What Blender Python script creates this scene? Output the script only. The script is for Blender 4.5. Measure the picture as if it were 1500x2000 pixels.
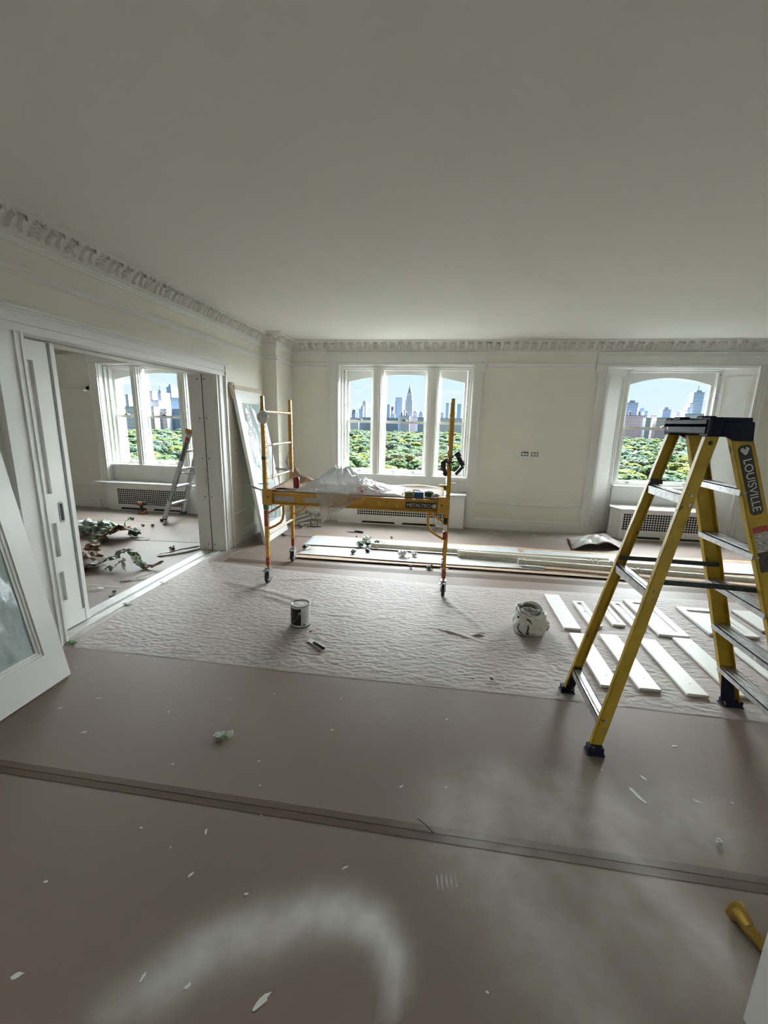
import bpy, bmesh, math, random
import numpy as np
from mathutils import Vector, Matrix, Euler

for o in list(bpy.data.objects): bpy.data.objects.remove(o)
scene = bpy.context.scene
COL = scene.collection
rad = math.radians

# ---------------------------------------------------------------- camera
CAM_H = 1.72
cd = bpy.data.cameras.new('camera'); cam = bpy.data.objects.new('camera', cd); COL.objects.link(cam)
cd.sensor_fit = 'HORIZONTAL'; cd.sensor_width = 36.0; cd.lens = 812.7/1500*36.0
cd.clip_start = 0.05; cd.clip_end = 6000
pi_, ya_, ro_ = rad(12.14), rad(-7.938), rad(-1.3156)
fw = Vector((math.sin(ya_)*math.cos(pi_), math.cos(ya_)*math.cos(pi_), -math.sin(pi_)))
rt = Vector((math.cos(ya_), -math.sin(ya_), 0)); dn = fw.cross(rt)
r2 = rt*math.cos(ro_) + dn*math.sin(ro_); d2 = -rt*math.sin(ro_) + dn*math.cos(ro_)
m = Matrix((r2, -d2, -fw)).transposed().to_4x4(); m.translation = (0, 0, CAM_H)
cam.matrix_world = m
scene.camera = cam

# ---------------------------------------------------------------- sky, daylight, exposure
world = bpy.data.worlds.new('sky'); scene.world = world; world.use_nodes = True
wt = world.node_tree; wn = wt.nodes; wl = wt.links; wn.clear()
w_out = wn.new('ShaderNodeOutputWorld'); w_bg = wn.new('ShaderNodeBackground')
w_tc = wn.new('ShaderNodeTexCoord'); w_sep = wn.new('ShaderNodeSeparateXYZ')
w_ramp = wn.new('ShaderNodeValToRGB'); w_noise = wn.new('ShaderNodeTexNoise'); w_map = wn.new('ShaderNodeMapping')
w_cr = wn.new('ShaderNodeValToRGB'); w_mix = wn.new('ShaderNodeMix'); w_mix.data_type = 'RGBA'
wl.new(w_tc.outputs['Generated'], w_sep.inputs[0]); wl.new(w_sep.outputs['Z'], w_ramp.inputs[0])
e = w_ramp.color_ramp.elements
e[0].position = 0.0; e[0].color = (0.80, 0.90, 0.95, 1); e[1].position = 0.6; e[1].color = (0.45, 0.68, 0.95, 1)
k = w_ramp.color_ramp.elements.new(0.12); k.color = (0.68, 0.87, 0.97, 1)
w_map.inputs['Scale'].default_value = (5, 5, 24)
wl.new(w_tc.outputs['Generated'], w_map.inputs[0]); wl.new(w_map.outputs[0], w_noise.inputs['Vector'])
w_noise.inputs['Scale'].default_value = 1.6; w_noise.inputs['Detail'].default_value = 5
w_cr.color_ramp.elements[0].position = 0.56; w_cr.color_ramp.elements[0].color = (0, 0, 0, 1)
w_cr.color_ramp.elements[1].position = 0.70; w_cr.color_ramp.elements[1].color = (1, 1, 1, 1)
wl.new(w_noise.outputs[0], w_cr.inputs[0]); wl.new(w_cr.outputs[0], w_mix.inputs['Factor'])
wl.new(w_ramp.outputs[0], w_mix.inputs['A']); w_mix.inputs['B'].default_value = (0.94, 0.98, 1.0, 1)
wl.new(w_mix.outputs['Result'], w_bg.inputs[0]); w_bg.inputs[1].default_value = 1.16
wl.new(w_bg.outputs[0], w_out.inputs[0])

# wide sun lamp added in place of sky glow, brightening the room through windows
SUN_AZ, SUN_EL, SUN_ANGLE, SUN_E = 15, 25, 110, 113.0
sd = bpy.data.lights.new('sky_glow_lamp', 'SUN'); sun = bpy.data.objects.new('sky_glow_lamp', sd); COL.objects.link(sun)
sd.energy = SUN_E; sd.angle = rad(SUN_ANGLE); sd.color = (0.93, 0.97, 1.0)
to_sun = Vector((math.sin(rad(SUN_AZ))*math.cos(rad(SUN_EL)), math.cos(rad(SUN_AZ))*math.cos(rad(SUN_EL)), math.sin(rad(SUN_EL))))
sun.rotation_euler = to_sun.to_track_quat('Z', 'Y').to_euler(); sun.location = (3, 12, 9)

vs = scene.view_settings
vs.view_transform = 'Standard'; vs.look = 'None'; vs.gamma = 1.0; vs.use_curve_mapping = False; vs.exposure = 0.0

# ---------------------------------------------------------------- materials
MATS = {}
def mat(name, col, rough=0.6, metal=0.0, noise=0.0, scale=30.0, bump=0.0, bscale=None, spec=0.5, col2=None, stretch=None, trans=0.0, alpha=1.0, detail=4.0, speck=None):
    """plain Principled material with a noise tint, optional bump, optional paint specks"""
    if name in MATS: return MATS[name]
    mt = bpy.data.materials.new(name); MATS[name] = mt; mt.use_nodes = True
    nt = mt.node_tree; n = nt.nodes; l = nt.links; b = n['Principled BSDF']
    b.inputs['Roughness'].default_value = rough; b.inputs['Metallic'].default_value = metal
    b.inputs['Specular IOR Level'].default_value = spec
    b.inputs['Base Color'].default_value = (*col, 1)
    tc = n.new('ShaderNodeTexCoord'); mp = n.new('ShaderNodeMapping'); l.new(tc.outputs['Object'], mp.inputs[0])
    if stretch: mp.inputs['Scale'].default_value = stretch
    out = None
    if noise or col2:
        nz = n.new('ShaderNodeTexNoise'); nz.inputs['Scale'].default_value = scale; nz.inputs['Detail'].default_value = detail
        l.new(mp.outputs[0], nz.inputs['Vector'])
        mx = n.new('ShaderNodeMix'); mx.data_type = 'RGBA'
        c2 = col2 if col2 else tuple(c*(1-noise) for c in col)
        rp = n.new('ShaderNodeValToRGB'); rp.color_ramp.elements[0].position = 0.35; rp.color_ramp.elements[1].position = 0.65
        l.new(nz.outputs[0], rp.inputs[0]); l.new(rp.outputs[0], mx.inputs['Factor'])
        mx.inputs['A'].default_value = (*col, 1); mx.inputs['B'].default_value = (*c2, 1)
        out = mx.outputs['Result']; l.new(out, b.inputs['Base Color'])
    if speck:   # (colour, threshold, scale)
        vz = n.new('ShaderNodeTexNoise'); vz.inputs['Scale'].default_value = speck[2]; vz.inputs['Detail'].default_value = 2
        l.new(mp.outputs[0], vz.inputs['Vector'])
        rp2 = n.new('ShaderNodeValToRGB'); rp2.color_ramp.elements[0].position = speck[1]; rp2.color_ramp.elements[1].position = speck[1]+.03
        l.new(vz.outputs[0], rp2.inputs[0])
        mx2 = n.new('ShaderNodeMix'); mx2.data_type = 'RGBA'
        l.new(rp2.outputs[0], mx2.inputs['Factor'])
        if out: l.new(out, mx2.inputs['A'])
        else: mx2.inputs['A'].default_value = (*col, 1)
        mx2.inputs['B'].default_value = (*speck[0], 1); l.new(mx2.outputs['Result'], b.inputs['Base Color'])
    if bump:
        bz = n.new('ShaderNodeTexNoise'); bz.inputs['Scale'].default_value = bscale or scale; bz.inputs['Detail'].default_value = 6
        l.new(mp.outputs[0], bz.inputs['Vector'])
        bp = n.new('ShaderNodeBump'); bp.inputs['Strength'].default_value = bump; bp.inputs['Distance'].default_value = 0.01
        l.new(bz.outputs[0], bp.inputs['Height']); l.new(bp.outputs[0], b.inputs['Normal'])
    if trans: b.inputs['Transmission Weight'].default_value = trans
    if alpha < 1: b.inputs['Alpha'].default_value = alpha
    return mt

WALL = mat('cream_wall_paint', (0.80, 0.785, 0.70), 0.55, noise=.03, scale=3, bump=.05, bscale=60)
CEIL = mat('ceiling_paint', (0.80, 0.785, 0.73), 0.7, noise=.02, scale=2, bump=.03, bscale=40)
TRIM = mat('white_trim_paint', (0.80, 0.80, 0.77), 0.45, noise=.03, scale=6, bump=.03, bscale=25)
PLAST = mat('cornice_plaster', (0.76, 0.75, 0.70), 0.6, noise=.06, scale=25, bump=.15, bscale=60)
SHADOWGAP = mat('dark_gap', (0.02, 0.02, 0.02), 0.8, noise=.2)
WHITE = mat('white_primer', (0.83, 0.83, 0.81), 0.4, noise=.02, scale=9)
YEL = mat('scaffold_yellow', (0.62, 0.32, 0.03), 0.42, noise=.15, scale=14, speck=((.75, .72, .65), .70, 45))
FIB = mat('fibreglass_yellow', (0.50, 0.325, 0.022), 0.45, noise=.22, scale=12, speck=((.12, .08, .03), .69, 22))
FIBD = mat('fibreglass_flange', (0.45, 0.27, 0.04), 0.5, noise=.25, scale=12)
ALU = mat('aluminium', (0.62, 0.62, 0.63), 0.38, metal=.75, noise=.3, scale=30, bump=.1, speck=((.85, .85, .83), .68, 40))
STEEL = mat('steel', (0.42, 0.42, 0.44), 0.35, metal=.9, noise=.25, scale=40)
BLACKP = mat('black_plastic', (0.018, 0.02, 0.03), 0.45, noise=.3, scale=30, speck=((.45, .45, .45), .73, 26))
NAVY = mat('navy_plastic', (0.010, 0.013, 0.036), 0.6, spec=.2, noise=.3, scale=20, speck=((.5, .48, .44), .70, 24))
BLK = mat('black_rubber', (0.02, 0.02, 0.022), 0.6, noise=.3, scale=40)
SPREAD = mat('dark_steel_bar', (0.04, 0.045, 0.045), 0.5, metal=.4, noise=.4, scale=35, speck=((.4, .4, .38), .72, 30))
RED = mat('red_print', (0.5, 0.03, 0.03), 0.4, noise=.1)
KRAFT = mat('kraft_paper', (0.42, 0.30, 0.21), 0.75, noise=.15, scale=10, bump=.2, bscale=18)
KRAFTD = mat('kraft_paper_edge', (0.20, 0.11, 0.065), 0.8, noise=.2)
GREEN = mat('green_tape', (0.09, 0.20, 0.07), 0.5, noise=.3, scale=20)
GREENL = mat('light_green_tape', (0.17, 0.25, 0.15), 0.5, noise=.3, scale=20)
OLIVE = mat('olive_tape', (0.23, 0.26, 0.08), 0.5, noise=.1)
BLUE = mat('blue_tape', (0.02, 0.09, 0.33), 0.5, noise=.1)
TAN = mat('masking_tape', (0.62, 0.56, 0.44), 0.6, noise=.1)
WPAPER = mat('white_tissue', (0.80, 0.81, 0.82), 0.7, noise=.05, scale=12, bump=.2, bscale=20)
BRASS = mat('brass', (0.45, 0.29, 0.07), 0.35, metal=.85, noise=.35, scale=25)
STONE = mat('limestone', (0.15, 0.128, 0.115), 0.85, noise=.12, scale=3)
FOAM = mat('beige_foam_strip', (0.60, 0.50, 0.42), 0.8, noise=.12, scale=18)
ROPE = mat('grey_rope', (0.46, 0.44, 0.40), 0.85, noise=.4, scale=60, bump=.6, bscale=90)
LILAC = mat('lilac_ribbon', (0.55, 0.48, 0.60), 0.6, noise=.15)
ORANGE = mat('orange_plastic', (0.45, 0.16, 0.05), 0.5, noise=.15)
GREY = mat('grey_label', (0.45, 0.45, 0.46), 0.5, noise=.1)

def glass_mat():
    mt = bpy.data.materials.new('window_glass'); mt.use_nodes = True; nt = mt.node_tree; n = nt.nodes; l = nt.links
    n.clear(); o = n.new('ShaderNodeOutputMaterial'); t = n.new('ShaderNodeBsdfTransparent'); g = n.new('ShaderNodeBsdfGlossy')
    t.inputs[0].default_value = (.96, .985, .98, 1); g.inputs['Roughness'].default_value = .02
    mx = n.new('ShaderNodeMixShader'); mx.inputs[0].default_value = .04
    l.new(t.outputs[0], mx.inputs[1]); l.new(g.outputs[0], mx.inputs[2]); l.new(mx.outputs[0], o.inputs[0]); return mt
GLASS = glass_mat()
def film_mat(name, col, fac, gl=.08, bump=.5, scale=14, attr=None):
    """thin plastic film: partly see-through, partly white, a little glossy"""
    mt = bpy.data.materials.new(name); mt.use_nodes = True; nt = mt.node_tree; n = nt.nodes; l = nt.links
    n.clear(); o = n.new('ShaderNodeOutputMaterial'); t = n.new('ShaderNodeBsdfTransparent')
    d = n.new('ShaderNodeBsdfDiffuse'); tr = n.new('ShaderNodeBsdfTranslucent'); g = n.new('ShaderNodeBsdfGlossy')
    for s in (d, tr): s.inputs[0].default_value = (*col, 1)
    if attr:
        at = n.new('ShaderNodeAttribute'); at.attribute_name = attr
        tcx = n.new('ShaderNodeTexCoord'); nz2 = n.new('ShaderNodeTexNoise'); nz2.inputs['Scale'].default_value = 30; nz2.inputs['Detail'].default_value = 1
        mp2 = n.new('ShaderNodeMapping'); mp2.inputs['Scale'].default_value = (1, 2.2, 2.2); mp2.inputs['Rotation'].default_value = (0.3, .5, .4)
        mp2.inputs['Scale'].default_value = (1.2, 3.0, 3.0); l.new(tcx.outputs['Object'], mp2.inputs[0]); l.new(mp2.outputs[0], nz2.inputs['Vector'])
        gt = n.new('ShaderNodeMath'); gt.operation = 'GREATER_THAN'; gt.inputs[1].default_value = .52; l.new(nz2.outputs[0], gt.inputs[0])
        ml = n.new('ShaderNodeMath'); ml.operation = 'MULTIPLY'; l.new(at.outputs['Fac'], ml.inputs[0]); l.new(gt.outputs[0], ml.inputs[1])
        mc = n.new('ShaderNodeMix'); mc.data_type = 'RGBA'; l.new(ml.outputs[0], mc.inputs['Factor'])
        mc.inputs['A'].default_value = (*col, 1); mc.inputs['B'].default_value = (.55, .06, .05, 1)
        for s in (d, tr): l.new(mc.outputs['Result'], s.inputs[0])
    g.inputs['Roughness'].default_value = .22
    tc = n.new('ShaderNodeTexCoord'); nz = n.new('ShaderNodeTexNoise'); nz.inputs['Scale'].default_value = scale; nz.inputs['Detail'].default_value = 5
    l.new(tc.outputs['Object'], nz.inputs['Vector']); bp = n.new('ShaderNodeBump'); bp.inputs['Strength'].default_value = bump; bp.inputs['Distance'].default_value = .02
    l.new(nz.outputs[0], bp.inputs['Height'])
    for s in (d, tr, g): l.new(bp.outputs[0], s.inputs['Normal'])
    a = n.new('ShaderNodeMixShader'); a.inputs[0].default_value = .35; l.new(d.outputs[0], a.inputs[1]); l.new(tr.outputs[0], a.inputs[2])
    b = n.new('ShaderNodeMixShader'); b.inputs[0].default_value = gl; l.new(a.outputs[0], b.inputs[1]); l.new(g.outputs[0], b.inputs[2])
    c = n.new('ShaderNodeMixShader'); c.inputs[0].default_value = fac; l.new(t.outputs[0], c.inputs[1]); l.new(b.outputs[0], c.inputs[2])
    l.new(c.outputs[0], o.inputs[0]); return mt
FILM = film_mat('clear_plastic_film', (.76, .79, .82), .82, gl=.18, bump=.9, scale=16, attr='print')
FILMTHIN = film_mat('thin_plastic_film', (.80, .80, .80), .46, gl=.14, bump=.8, scale=18, attr='print')
DOORFILM = film_mat('masking_film_over_glass', (.52, .60, .60), .95, gl=.10, bump=.5, scale=7)

# floor paper: brown rosin paper with sprayed paint given by the 'paint' attribute
def paper_mat(name, col, tint):
    mt = bpy.data.materials.new(name); mt.use_nodes = True; nt = mt.node_tree; n = nt.nodes; l = nt.links; b = n['Principled BSDF']
    b.inputs['Roughness'].default_value = .55; b.inputs['Specular IOR Level'].default_value = tint
    at = n.new('ShaderNodeAttribute'); at.attribute_name = 'paint'
    tc = n.new('ShaderNodeTexCoord')
    nz = n.new('ShaderNodeTexNoise'); nz.inputs['Scale'].default_value = 1.3; nz.inputs['Detail'].default_value = 7; l.new(tc.outputs['Object'], nz.inputs['Vector'])
    m0 = n.new('ShaderNodeMix'); m0.data_type = 'RGBA'; l.new(nz.outputs[0], m0.inputs['Factor'])
    m0.inputs['A'].default_value = (*[c*.9 for c in col], 1); m0.inputs['B'].default_value = (*[c*1.1 for c in col], 1)
    nf = n.new('ShaderNodeTexNoise'); nf.inputs['Scale'].default_value = 9; nf.inputs['Detail'].default_value = 8; l.new(tc.outputs['Object'], nf.inputs['Vector'])
    mr = n.new('ShaderNodeMapRange'); mr.inputs['From Min'].default_value = .25; mr.inputs['From Max'].default_value = .75; mr.inputs['To Min'].default_value = .55; mr.inputs['To Max'].default_value = 1.15
    l.new(nf.outputs[0], mr.inputs[0])
    mu = n.new('ShaderNodeMath'); mu.operation = 'MULTIPLY'; mu.use_clamp = True; l.new(at.outputs['Fac'], mu.inputs[0]); l.new(mr.outputs[0], mu.inputs[1])
    # scattered fine droplets
    vo = n.new('ShaderNodeTexVoronoi'); vo.inputs['Scale'].default_value = 9; l.new(tc.outputs['Object'], vo.inputs['Vector'])
    lt = n.new('ShaderNodeMath'); lt.operation = 'LESS_THAN'; lt.inputs[1].default_value = .045; l.new(vo.outputs['Distance'], lt.inputs[0])
    lt2 = n.new('ShaderNodeMath'); lt2.operation = 'GREATER_THAN'; lt2.inputs[1].default_value = .75
    sc = n.new('ShaderNodeSeparateColor'); l.new(vo.outputs['Color'], sc.inputs[0]); l.new(sc.outputs[0], lt2.inputs[0])
    mm = n.new('ShaderNodeMath'); mm.operation = 'MULTIPLY'; l.new(lt.outputs[0], mm.inputs[0]); l.new(lt2.outputs[0], mm.inputs[1])
    mxx = n.new('ShaderNodeMath'); mxx.operation = 'MAXIMUM'; l.new(mu.outputs[0], mxx.inputs[0])
    mm2 = n.new('ShaderNodeMath'); mm2.operation = 'MULTIPLY'; mm2.inputs[1].default_value = .6; l.new(mm.outputs[0], mm2.inputs[0]); l.new(mm2.outputs[0], mxx.inputs[1])
    m1 = n.new('ShaderNodeMix'); m1.data_type = 'RGBA'; l.new(mxx.outputs[0], m1.inputs['Factor']); l.new(m0.outputs['Result'], m1.inputs['A']); m1.inputs['B'].default_value = (.72, .72, .69, 1)
    l.new(m1.outputs['Result'], b.inputs['Base Color'])
    bz = n.new('ShaderNodeTexNoise'); bz.inputs['Scale'].default_value = 2.5; bz.inputs['Detail'].default_value = 4; l.new(tc.outputs['Object'], bz.inputs['Vector'])
    bp = n.new('ShaderNodeBump'); bp.inputs['Strength'].default_value = .12; bp.inputs['Distance'].default_value = .03; l.new(bz.outputs[0], bp.inputs['Height']); l.new(bp.outputs[0], b.inputs['Normal'])
    return mt
ROSIN = paper_mat('rosin_floor_paper', (0.208, 0.160, 0.136), .22)
TAPE = paper_mat('brown_paper_tape', (0.125, 0.090, 0.072), .08)
PAD = mat('quilted_pad_paper', (0.355, 0.308, 0.288), 0.65, noise=.06, scale=4, bump=.25, bscale=28)

# ---------------------------------------------------------------- mesh helpers
class MB:
    def __init__(s): s.v = []; s.f = []
    def add(s, vs, fs):
        n = len(s.v); s.v += [tuple(p) for p in vs]; s.f += [tuple(i+n for i in q) for q in fs]; return s
    def box(s, x0, x1, y0, y1, z0, z1):
        return s.add([(x0,y0,z0),(x1,y0,z0),(x1,y1,z0),(x0,y1,z0),(x0,y0,z1),(x1,y0,z1),(x1,y1,z1),(x0,y1,z1)],
                     [(0,3,2,1),(4,5,6,7),(0,1,5,4),(1,2,6,5),(2,3,7,6),(3,0,4,7)])
    def bar(s, a, b, w, h, up=(0,0,1)):
        """rectangular bar from a to b, w across, h along 'up'"""
        a = Vector(a); b = Vector(b); d = (b-a).normalized(); u = Vector(up); sx = d.cross(u)
        if sx.length < 1e-6: sx = d.cross(Vector((0,1,0)))
        sx.normalize(); u = sx.cross(d).normalized(); sx *= w/2; u = u*(h/2)
        vs = [a-sx-u, a+sx-u, a+sx+u, a-sx+u, b-sx-u, b+sx-u, b+sx+u, b-sx+u]
        return s.add(vs, [(0,1,2,3),(7,6,5,4),(0,4,5,1),(1,5,6,2),(2,6,7,3),(3,7,4,0)])
    def tube(s, pts, r, n=8, cap=True, flat=1.0):
        pts = [Vector(p) for p in pts]; rs = r if isinstance(r, (list, tuple)) else [r]*len(pts)
        rings = []; prev = None
        for i, p in enumerate(pts):
            d = (pts[min(i+1, len(pts)-1)] - pts[max(i-1, 0)]).normalized()
            if prev is None:
                a = d.cross(Vector((0,0,1)));
                if a.length < .1: a = d.cross(Vector((0,1,0)))
            else: a = prev - d*prev.dot(d)
            a.normalize(); prev = a; b = d.cross(a)
            rings.append([p + a*math.cos(2*math.pi*k/n)*rs[i] + b*math.sin(2*math.pi*k/n)*rs[i]*flat for k in range(n)])
        base = len(s.v); s.v += [tuple(q) for rg in rings for q in rg]
        for i in range(len(pts)-1):
            for k in range(n):
                k2 = (k+1) % n; s.f.append((base+i*n+k, base+i*n+k2, base+(i+1)*n+k2, base+(i+1)*n+k))
        if cap:
            s.f.append(tuple(base+k for k in reversed(range(n)))); s.f.append(tuple(base+(len(pts)-1)*n+k for k in range(n)))
        return s
    def lathe(s, prof, c=(0,0,0), n=24, axis='Z', cap=True):
        """prof [(r, h)...] around an axis through c"""
        base = len(s.v)
        for r, h in prof:
            for k in range(n):
                a = 2*math.pi*k/n; q = (r*math.cos(a), r*math.sin(a), h)
                if axis == 'X': q = (q[2], q[0], q[1])
                if axis == 'Y': q = (q[1], q[2], q[0])
                s.v.append((c[0]+q[0], c[1]+q[1], c[2]+q[2]))
        for i in range(len(prof)-1):
            for k in range(n):
                k2 = (k+1) % n; s.f.append((base+i*n+k, base+i*n+k2, base+(i+1)*n+k2, base+(i+1)*n+k))
        if cap:
            s.f.append(tuple(base+k for k in reversed(range(n)))); s.f.append(tuple(base+(len(prof)-1)*n+k for k in range(n)))
        return s
    def prism(s, poly, h0, h1, axis='Z'):
        """polygon (a,b) extruded from h0 to h1 along an axis: Z (x,y), Y (x,z), X (y,z)"""
        def P(a, b, h): return {'Z': (a,b,h), 'Y': (a,h,b), 'X': (h,a,b)}[axis]
        n = len(poly)
        return s.add([P(a,b,h0) for a,b in poly]+[P(a,b,h1) for a,b in poly],
                     [tuple(reversed(range(n))), tuple(range(n, 2*n))]+[(i,(i+1)%n,n+(i+1)%n,n+i) for i in range(n)])
    def sweep(s, prof, pts, side=1):
        """profile [(d,z)] swept along XY polyline; d is measured to the 'side' of the walking direction, mitred"""
        pts = [Vector((p[0], p[1])) for p in pts]; nn = len(pts); base = len(s.v); m = len(prof)
        for i, p in enumerate(pts):
            ns = []
            if i > 0: d = (p-pts[i-1]).normalized(); ns.append(Vector((d.y, -d.x))*side)
            if i < nn-1: d = (pts[i+1]-p).normalized(); ns.append(Vector((d.y, -d.x))*side)
            nrm = ns[0] if len(ns) == 1 else (ns[0]+ns[1])/(1+ns[0].dot(ns[1]))
            for d_, z in prof: s.v.append((p.x+nrm.x*d_, p.y+nrm.y*d_, z))
        for i in range(nn-1):
            for k in range(m):
                k2 = (k+1) % m; s.f.append((base+i*m+k, base+(i+1)*m+k, base+(i+1)*m+k2, base+i*m+k2))
        s.f.append(tuple(base+k for k in range(m))); s.f.append(tuple(base+(nn-1)*m+k for k in reversed(range(m))))
        return s
    def grid(s, f, nu, nv):
        base = len(s.v)
        for j in range(nv+1):
            for i in range(nu+1): s.v.append(tuple(f(i/nu, j/nv)))
        for j in range(nv):
            for i in range(nu):
                a = base+j*(nu+1)+i; s.f.append((a, a+1, a+nu+2, a+nu+1))
        return s
    def xform(s, M):
        s.v = [tuple(M @ Vector(p)) for p in s.v]; return s
    def mesh(s, name):
        me = bpy.data.meshes.new(name); me.from_pydata(s.v, [], s.f); me.update()
        bm = bmesh.new(); bm.from_mesh(me); bmesh.ops.recalc_face_normals(bm, faces=bm.faces); bm.to_mesh(me); bm.free()
        return me

def rootloc(o):
    while o.parent: o = o.parent
    return o.location
def put(name, mb, mt, parent=None, smooth=None, local=False, bevel=0, thick=0):
    """link a mesh; world-coordinate geometry is shifted to the root's frame unless local"""
    me = mb if isinstance(mb, bpy.types.Mesh) else mb.mesh(name)
    if parent is not None and not local and not isinstance(mb, bpy.types.Mesh):
        L = rootloc(parent)
        if L.length: me.transform(Matrix.Translation(-L))
    o = bpy.data.objects.new(name, me); COL.objects.link(o)
    if not me.materials: me.materials.append(mt)
    if parent is not None: o.parent = parent
    if thick:
        md = o.modifiers.new('t', 'SOLIDIFY'); md.thickness = thick; md.offset = 0
    if bevel:
        md = o.modifiers.new('b', 'BEVEL'); md.width = bevel; md.segments = 1; md.limit_method = 'ANGLE'; md.angle_limit = rad(35)
    if smooth is not None: shade(me, smooth)
    return o
def shade(me, ang=35):
    for p in me.polygons: p.use_smooth = True
    try: me.set_sharp_from_angle(angle=rad(ang))
    except Exception: pass
def tag(o, label=None, cat=None, group=None, kind=None):
    if label: o['label'] = label
    if cat: o['category'] = cat
    if group: o['group'] = group
    if kind: o['kind'] = kind
    return o
def empty(name, loc, label=None, cat=None, group=None, kind=None, rot=None):
    o = bpy.data.objects.new(name, None); COL.objects.link(o); o.location = loc; o.empty_display_size = .1
    if rot: o.rotation_euler = rot
    return tag(o, label, cat, group, kind)
def single(name, mb, mt, base, label, cat, group=None, smooth=None, bevel=0, kind=None, thick=0):
    """a thing that is one mesh; origin at base"""
    me = mb.mesh(name); me.transform(Matrix.Translation(-Vector(base)))
    o = bpy.data.objects.new(name, me); COL.objects.link(o); o.location = base; me.materials.append(mt)
    if thick:
        md = o.modifiers.new('t', 'SOLIDIFY'); md.thickness = thick; md.offset = 0
    if bevel:
        md = o.modifiers.new('b', 'BEVEL'); md.width = bevel; md.segments = 1; md.limit_method = 'ANGLE'; md.angle_limit = rad(35)
    if smooth is not None: shade(me, smooth)
    return tag(o, label, cat, group, kind)
def text_mesh(s, size, M, depth=.0008):
    cu = bpy.data.curves.new('t', 'FONT'); cu.body = s; cu.size = size; cu.align_x = 'CENTER'; cu.align_y = 'CENTER'; cu.extrude = depth
    o = bpy.data.objects.new('t', cu); COL.objects.link(o)
    dg = bpy.context.evaluated_depsgraph_get(); me = bpy.data.meshes.new_from_object(o.evaluated_get(dg))
    bpy.data.objects.remove(o); me.transform(M); me.materials.clear(); return me
def putmesh(name, me, mt, parent):
    me.materials.clear(); me.materials.append(mt)
    L = rootloc(parent); me.transform(Matrix.Translation(-L))
    o = bpy.data.objects.new(name, me); COL.objects.link(o); o.parent = parent; return o

def vnoise(seed, n=64):
    rs = np.random.RandomState(seed); g = rs.rand(n, n)
    def f(x, y):
        x = np.asarray(x, float); y = np.asarray(y, float)
        xi = np.floor(x).astype(int); yi = np.floor(y).astype(int); tx = x-xi; ty = y-yi
        tx = tx*tx*(3-2*tx); ty = ty*ty*(3-2*ty)
        a = g[xi % n, yi % n]; b = g[(xi+1) % n, yi % n]; c = g[xi % n, (yi+1) % n]; d = g[(xi+1) % n, (yi+1) % n]
        return (a*(1-tx)+b*tx)*(1-ty)+(c*(1-tx)+d*tx)*ty
    return f
def set_attr(me, name, vals):
    a = me.attributes.new(name, 'FLOAT', 'POINT'); a.data.foreach_set('value', np.asarray(vals, dtype=np.float32))
# ================================================================ ROOM SHELL
YB, XL, HC = 7.06, -2.83, 3.0           # facade wall face, left wall face, ceiling height
X0, X1, Y0, Y1 = -8.6, 6.2, -1.0, 7.5   # extents of the two rooms

def seg_d(x, y, a, b):
    ax, ay = a; bx, by = b; dx, dy = bx-ax, by-ay; t = np.clip(((x-ax)*dx+(y-ay)*dy)/(dx*dx+dy*dy), 0, 1)
    return np.hypot(x-ax-t*dx, y-ay-t*dy), t
def paint_amount(x, y):
    """white paint overspray on the floor paper"""
    p = np.zeros_like(x)
    arc = [(-.88,.78),(-.80,.84),(-.71,.94),(-.55,1.03),(-.37,1.11),(-.25,1.13),(-.15,1.11),(-.09,1.05),(-.06,.97),(-.07,.90)]
    wid = [.075,.085,.092,.092,.086,.08,.072,.062,.046,.026]; st = [.3,.5,.66,.66,.72,.8,.8,.75,.7,.5]
    for i in range(len(arc)-1):
        d, t = seg_d(x, y, arc[i], arc[i+1]); w = wid[i]*(1-t)+wid[i+1]*t; s_ = st[i]*(1-t)+st[i+1]*t
        p = np.maximum(p, s_*np.exp(-(d/w)**2*1.3))
    for (a, b, w, s_) in (((.15,1.60),(1.2,1.72),.20,.34), ((.22,1.5),(.45,1.15),.20,.36), ((.45,1.15),(.55,.9),.18,.28), ((.7,1.80),(1.0,1.22),.12,.34), ((.35,1.80),(.7,1.6),.13,.30), ((.5,1.45),(.85,1.2),.2,.20)):
        d, t = seg_d(x, y, a, b); p = np.maximum(p, s_*np.exp(-(d/w)**2))
    # along the doorway threshold and the foot of the walls
    d = np.abs(x+2.90); on = (y > 2.4) & (y < 5.0); p = np.maximum(p, np.where(on, .75*np.exp(-(d/.11)**2), 0))
    on = (y > 5.0) & (x > -2.9); p = np.maximum(p, np.where(on, .5*np.exp(-((x+2.81)/.07)**2), 0))
    p = np.maximum(p, .55*np.exp(-((y-7.02)/.10)**2)); p = np.maximum(p, .22*np.exp(-((y-6.8)/.35)**2))
    return p
def floor_mesh(xs, ys, z=0.0, name='floor'):
    gx, gy = np.meshgrid(xs, ys); nx, ny = len(xs), len(ys)
    me = bpy.data.meshes.new(name); V = np.stack([gx.ravel(), gy.ravel(), np.full(nx*ny, z)], 1)
    i, j = np.meshgrid(np.arange(nx-1), np.arange(ny-1)); a = (j*nx+i).ravel()
    F = np.stack([a, a+1, a+nx+1, a+nx], 1); me.from_pydata(V.tolist(), [], F.tolist()); me.update()
    set_attr(me, 'paint', paint_amount(gx.ravel(), gy.ravel())); return me
fm = floor_mesh(np.concatenate([np.arange(X0, -3.0, .1), np.arange(-3.0, X1+.03, .03)]), np.arange(Y0, Y1+.03, .03))
fm.materials.append(ROSIN)
floor = bpy.data.objects.new('floor', fm); COL.objects.link(floor)
tag(floor, 'floor covered in brown paper with white paint overspray', 'floor', kind='structure')
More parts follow.
